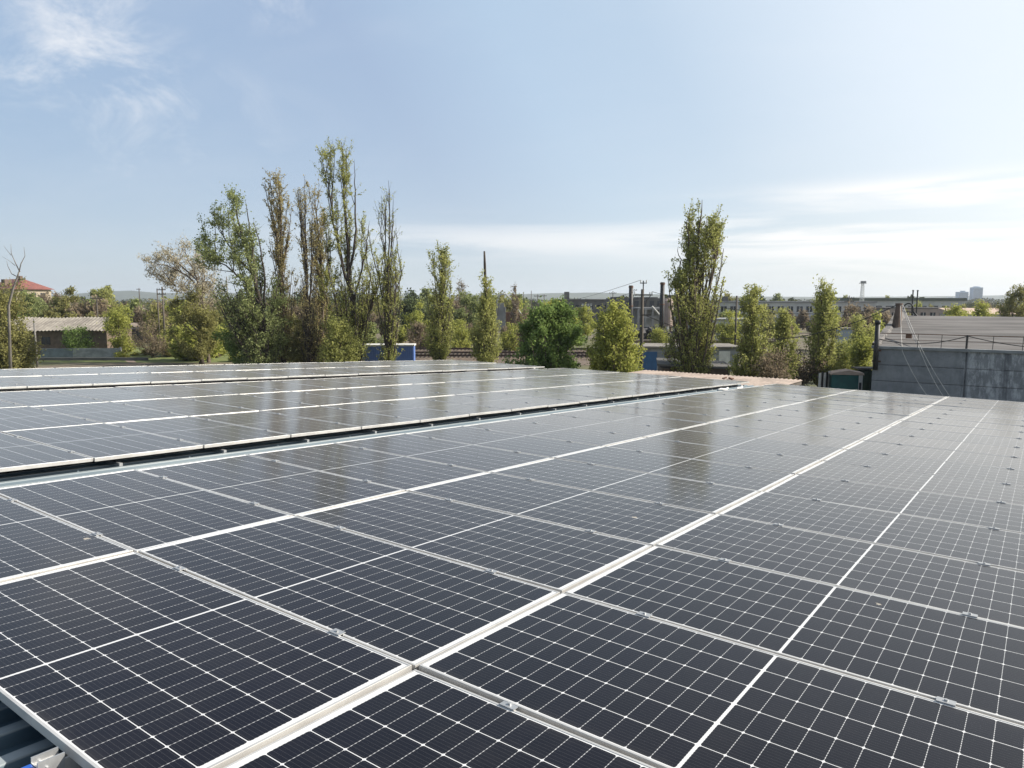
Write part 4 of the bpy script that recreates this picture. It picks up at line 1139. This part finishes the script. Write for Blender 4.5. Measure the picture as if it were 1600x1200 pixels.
for (px, Y, yt, yb, rr_, lab) in ((985, 160, 446, 520, .46, 'left of the twin dark factory chimneys, slightly shorter'), (1034, 158, 441, 520, .50, 'right of the twin dark factory chimneys, slightly taller')):
    c = facing('factory_chimney', lab, 'chimney', px, Y, 0, 'factory chimneys')
    zt = at(px, yt, Y).z
    m = MB(); m.tube([(0, 0, 0), (0, 0, zt * .5), (0, 0, zt)], [rr_ * 1.1, rr_, rr_ * .92], 14); m.build('shaft', M['black_pipe'], c, smooth=True)
    m = MB(); m.tube([(0, 0, zt - .5), (0, 0, zt - .1)], rr_ * 1.08, 14); m.tube([(0, 0, zt * .6), (0, 0, zt * .6 + .25)], rr_ * 1.12, 14); m.build('band', M['rust'], c)
    m = MB(); m.tube([(0, -rr_ - .1, 1), (0, -rr_ - .1, zt - .3)], .04, 4); m.build('ladder', M['rust'], c)
tk = facing('silo_tank', 'pinkish cylindrical tank right of the taller chimney', 'tank', 1043, 165, 0)
m = MB(); m.tube([(0, 0, 2.4), (0, 0, 8.1), (0, 0, 8.7)], [1.25, 1.25, .5], 18); m.build('tank', M['tank'], tk, smooth=False)
m = MB()
for a in range(4): m.tube([(math.cos(a * 1.57 + .7), math.sin(a * 1.57 + .7), 0), (math.cos(a * 1.57 + .7), math.sin(a * 1.57 + .7), 2.4)], .12, 6)
m.build('stand', M['rust'], tk)
# scrap heap
sh = MB(); rs_ = random.Random(3)
for i in range(170):
    x = rs_.uniform(-7, 7); y = rs_.uniform(0, 4); z = max(.1, (2.7 - abs(x) * .22) * rs_.uniform(.1, 1)); a = rs_.uniform(0, 3)
    Mx = Matrix.Translation((x, y, z)) @ Matrix.Rotation(a, 4, 'Z') @ Matrix.Rotation(rs_.uniform(-.9, .9), 4, 'X')
    sh.box(-rs_.uniform(.3, 1.2), rs_.uniform(.3, 1.2), -.3, .3, -rs_.uniform(.1, .5), rs_.uniform(.1, .5), Mx)
o = sh.build('scrap_heap', mat('dark_scrap', (.075, .07, .075), (.025, .025, .028), .9, .8)); o.location = (at(1020, 500, 145).x, 145, 0)
tag(o, 'heap of dark scrap below the twin chimneys', 'scrap', kind='stuff')
# grain elevator with bent pipes
ge = facing('elevator_tower', 'grey elevator tower with an arched pipe between topped poplar and green tree', 'tower', 783, 195, 0)
m = MB(); m.box(-1.4, 1.2, 0, 2.6, 0, 6.3); m.box(-.9, .8, .2, 2.2, 6.303, 7.4); m.build('tower', M['grey_wall'], ge)
m = MB(); m.tube([(-1.2, -.4, 4.0), (-1.0, -.4, 8.3), (-.2, -.4, 9.6), (1.2, -.4, 9.8), (2.6, -.4, 8.5), (6.2, -.4, 3.2)], .19, 8); m.build('arched_pipe', M['white_wall'], ge, smooth=True)
m = MB(); m.box(1.25, 5.0, .3, 2.5, 0, 5.0); m.build('side_house', M['rust'], ge)

# --- white panel buildings to the right
wb = facing('panel_building', 'long white two storey panel building right of the big poplar', 'building', 1225, 218, R(-5))
m = MB(); m.box(-20, 26, 0, 14, 0, 7.4); m.build('wall', M['white_wall'], wb)
m = MB(); m.box(-20.3, 26.3, -.3, 14.3, 7.403, 7.8); m.build('roof', M['grey_wall'], wb)
window_grid(wb, -19, 25, 16, (1.0, 4.6), 1.7, 1.7, frame=M['white_paint'])
m = MB(); m.box(-17.5, -16, 2, 4, 7.803, 9.2); m.build('chimney', M['dark_wall'], wb)
m = MB(); m.box(3, 13, -2.5, -.003, 0, 3.6); m.build('porch', M['grey_wall'], wb)
gs = facing('grey_store', 'grey blank store building seen left of the short bushy poplar', 'building', 1130, 150, R(-4))
m = MB(); m.box(-6.5, 7.5, 0, 9, 0, 4.2); m.build('wall', M['white_wall'], gs)
m = MB(); m.box(-6.8, 7.8, -.3, 9.3, 4.203, 4.45); m.build('roof', M['grey_wall'], gs)
m = MB(); m.box(-5.8, -3.2, -.05, -.003, .1, 3.0); m.build('door', M['dark_wall'], gs)
window_grid(gs, -2.5, 7, 4, (1.4,), 1.4, 1.3, frame=M['grey_wall'])
bs = facing('blue_grey_hut', 'small blue grey hut showing between the bushes left of the concrete hall', 'hut', 1323, 112, R(-8))
m = MB(); m.box(-.9, .9, 0, 2, 0, 3.9); m.build('wall', mat('blue_grey_paint', (.28, .32, .37), (.22, .25, .29), 1, .8), bs)
m = MB(); m.box(-1.05, 1.05, -.2, 2.2, 3.903, 4.1); m.build('roof', M['asbestos_grey'], bs)
m = MB(); m.box(.93, 2.2, .1, 1.8, 0, 3.6); m.build('lean_to', M['dark_wall'], bs)
lh = facing('long_hall', 'long flat green roofed hall under the floodlight mast', 'building', 1420, 330, R(-3))
m = MB(); m.box(-27, 24, 0, 20, 0, 7.6); m.build('wall', M['white_wall'], lh)
m = MB(); m.box(-27.5, 24.5, -.5, 20.5, 7.603, 8.9); m.build('roof', mat('green_roof', (.10, .115, .085), (.075, .085, .065), .1, .9), lh)
window_grid(lh, -26, 23, 10, (3.4,), 3.2, 2.0)
l2 = facing('service_block', 'pink and white service block behind the hall ridge', 'building', 1470, 190, R(-3))
m = MB(); m.box(-14, 2, 0, 8, 0, 6.0); m.build('wall', mat('pinkish_render', (.38, .30, .26), (.3, .24, .21), .4, .9), l2)
m = MB(); m.box(-14.2, 2.2, -.2, 8.2, 6.003, 6.3); m.build('roof', M['felt'], l2)
window_grid(l2, -13, 1.5, 6, (3.6,), 1.3, 1.4, frame=M['white_paint'])
m = MB(); m.box(2.03, 12, .5, 7, 0, 4.9); m.build('extension', M['brick'], l2)
l3 = facing('white_shed', 'white shed with two dark windows behind the right end of the hall ridge', 'building', 1545, 170, R(-3))
m = MB(); m.box(-7, 6, 0, 8, 0, 5.0); m.build('wall', M['white_wall'], l3)
m = MB(); m.add([(-7.3, -.4, 5.01), (6.3, -.4, 5.01), (6.3, 8.4, 6.3), (-7.3, 8.4, 6.3), (-7.3, 8.4, 5.01), (6.3, 8.4, 5.01)], [(0, 1, 2, 3), (0, 3, 4), (1, 5, 2), (3, 2, 5, 4), (0, 4, 5, 1)])
m.build('roof', M['pinkish'], l3)
window_grid(l3, -6, 5, 4, (3.0,), 1.4, 1.1)

# --- city towers on the horizon
def tower(name, label, px, Y, yt, wpx, c, n, curved=False, group='far city towers'):
    o = facing(name, label, 'tower block', px, Y, 0, group)
    zt = at(px, yt, Y).z; w_ = wpx * Y / FPX / 2
    m = MB(); m.box(-w_, w_, 0, w_ * 1.2, 0, zt)
    if curved: m.tube([(0, w_ * .6, zt), (0, w_ * .6, zt + 3)], [w_ * .8, w_ * .5], 16)
    else: m.box(-w_ * .3, w_ * .4, w_ * .2, w_ * .8, zt + .003, zt + 3)
    m.build('wall', c, o)
    m = MB()
    for i in range(n):
        z = 4 + (zt - 6) * i / n
        m.box(-w_ * .94, w_ * .94, -.35, -.003, z, z + (zt - 6) / n * .45)
    m.build('window_band', M['pane'], o)
TG1 = mat('tower_glass', (.26, .36, .48), (.2, .29, .40), .02, .3)
TG2 = mat('tower_concrete', (.42, .44, .46), (.36, .38, .40), .02, .8)
tower('tower_block', 'bluish tower block on the horizon, left of the tallest one', 1503, 2100, 456, 15, TG1, 14)
tower('tower_block', 'tallest tower block on the horizon, with a rounded top', 1525, 2100, 449, 15, TG1, 16, True)
tower('tower_block', 'pale wide block on the horizon left of the bluish towers', 1484, 2300, 466, 16, TG2, 6)
tower('tower_block', 'low pale block on the horizon right of the tallest tower', 1546, 2300, 467, 14, TG2, 5)
# floodlight mast
fm = facing('floodlight_mast', 'white lattice floodlight mast with a wide head above the long hall', 'mast', 1345, 300, 0)
m = MB(); zt = at(1345, 443, 300).z
for a in range(4):
    ca, sa = math.cos(a * 1.5708 + .785), math.sin(a * 1.5708 + .785)
    m.tube([(ca * 1.2, sa * 1.2, 0), (ca * .5, sa * .5, zt)], .09, 4)
for i in range(14):
    z0 = zt * i / 14; z1 = zt * (i + 1) / 14; s0 = 1.2 - .7 * i / 14; s1 = 1.2 - .7 * (i + 1) / 14
    for a in range(4):
        b_ = (a + 1) % 4
        f0 = lambda q, s_, z: (math.cos(q * 1.5708 + .785) * s_, math.sin(q * 1.5708 + .785) * s_, z)
        m.tube([f0(a, s0, z0), f0(b_, s1, z1)], .06, 4)
m.build('lattice', M['white_paint'], fm)
m = MB(); m.box(-1.3, 1.3, -.5, .5, zt, zt + .25); m.box(-1.1, 1.1, -.55, -.3, zt + .25, zt + 1.0); m.build('head', M['grey_wall'], fm)

# ------------------------------------------------------------------ poles and wires
up_ = facing('utility_pole', 'tall dark utility pole with insulators and two cross arms in the middle', 'utility pole', 1003, 65, 0)
zt = at(1003, 452, 65).z
m = MB(); m.tube([(0, 0, 0), (0, 0, zt * .5), (0, 0, zt)], [.20, .17, .14], 10); m.build('pole', M['timber'], up_, smooth=True)
m = MB(); m.tube([(.05, -.05, zt - .3), (.05, -.05, zt + .75)], .05, 6); m.box(-.25, .35, -.1, -.02, zt + .5, zt + .58); m.build('top_pin', M['black_pipe'], up_)
m = MB(); m.box(-.75, .85, -.24, -.15, zt - .55, zt - .45); m.tube([(.1, -.2, zt - 1.3), (.7, -.2, zt - .55)], .03, 5); m.box(-.1, .75, -.24, -.15, zt - 2.3, zt - 2.2); m.build('cross_arm', M['timber'], up_)
for (x, z) in ((-.7, zt - .45), (.62, zt - .45), (.8, zt - .45), (-.2, zt + .58), (.3, zt + .58)):
    m = MB(); m.tube([(x, -.19, z), (x, -.19, z + .10), (x, -.19, z + .13), (x, -.19, z + .22)], [.03, .06, .05, .04], 8); m.build('insulator', M['white_paint'], up_)
UP = Vector((at(1003, 500, 65).x, 65, zt))
far_pole = at(800, 474, 165)
WG = 'wires on the utility pole'
cable('overhead_wire', 'upper wire running left from the top of the utility pole', [UP + Vector((-.2, -.19, .8)), far_pole], .018, M['wire'], 1.2, WG)
cable('overhead_wire', 'lower wire running left from the cross arm of the utility pole', [UP + Vector((-.7, -.19, -.2)), far_pole + Vector((0, 0, -1.0))], .018, M['wire'], 1.4, WG)
hs = hm(.6, 6.5, 8.1)
cable('overhead_wire', 'heavy wire from the utility pole sagging across the right poplars to the hall', [UP + Vector((.1, -.2, -2.2)), hs], .035, M['wire'], 2.6, WG)
cable('overhead_wire', 'thin wire from the utility pole to the stack on the hall', [UP + Vector((.8, -.19, -.2)), hs + Vector((.1, 0, -.2))], .02, M['wire'], 1.2, WG)
def pole(px, Y, yt, label, arms=1, r=.13, m_='timber'):
    o = facing('telephone_pole', label, 'pole', px, Y, random.uniform(-.5, .5), 'distant poles')
    zt = at(px, yt, Y).z
    m = MB(); m.tube([(0, 0, 0), (0, 0, zt)], [r, r * .75], 8); m.build('pole', M[m_], o, smooth=True)
    m = MB()
    for i in range(arms): m.box(-.95, .95, -r - .1, -r - .005, zt - .55 - i * .7, zt - .42 - i * .7)
    for i in range(arms):
        for x in (-.85, -.4, .4, .85): m.tube([(x, -r - .05, zt - .42 - i * .7), (x, -r - .05, zt - .22 - i * .7)], .05, 6)
    if arms: m.build('cross_arm', M['timber'], o)
pole(256, 118, 448, 'dark telephone pole with cross arms right of the low pale shed roof', 2, .16)
pole(248, 126, 452, 'telephone pole close behind the dark one with cross arms', 0, .12)
pole(53, 92, 498, 'slim grey concrete pole in front of the old shed', 0, .13, 'pole_concrete')
pole(220, 260, 450, 'far pole over the woods left of the dark telephone pole', 1, .2)
pole(357, 150, 432, 'pale concrete pole half hidden behind the airy green tree', 0, .16, 'pole_concrete')
pole(153, 120, 462, 'thin pole with a cross arm behind the right end of the old shed', 1, .12)
pole(818, 240, 456, 'leftmost thin pole above the dense green young tree', 0, .12)
pole(830, 240, 454, 'second thin pole above the dense green young tree', 0, .12)
pole(840, 200, 460, 'dark pole with a cross arm above the dense green young tree', 1, .14)
pole(850, 230, 460, 'dark pole right above the top of the dense green young tree', 1, .14)
pole(957, 190, 455, 'pole with lamp arm over the roof of the long dark factory', 1, .12)
pole(988, 170, 450, 'thin pole right against the left factory chimney', 1, .09)
pole(1325, 150, 462, 'pole with cross arm above the white panel building', 2, .14)
pole(1150, 118, 462, 'black pole left of the short bushy poplar', 0, .17)
pole(1112, 118, 486, 'short black pole in the shadow right of the big poplar', 0, .12)

# ------------------------------------------------------------------ air
hb = MB().box(-4800, 4800, -300, 4750, -1.0, 75).build('haze', None or bpy.data.materials.new('air'))
hm2 = hb.data.materials[0]; hm2.use_nodes = True
ht = hm2.node_tree
for n_ in list(ht.nodes): ht.nodes.remove(n_)
ho = ht.nodes.new('ShaderNodeOutputMaterial'); hv = ht.nodes.new('ShaderNodeVolumePrincipled')
hv.inputs['Color'].default_value = (.80, .88, 1.0, 1); hv.inputs['Density'].default_value = .00012; hv.inputs['Anisotropy'].default_value = .2
ht.links.new(hv.outputs[0], ho.inputs['Volume'])
tag(hb, kind='stuff')
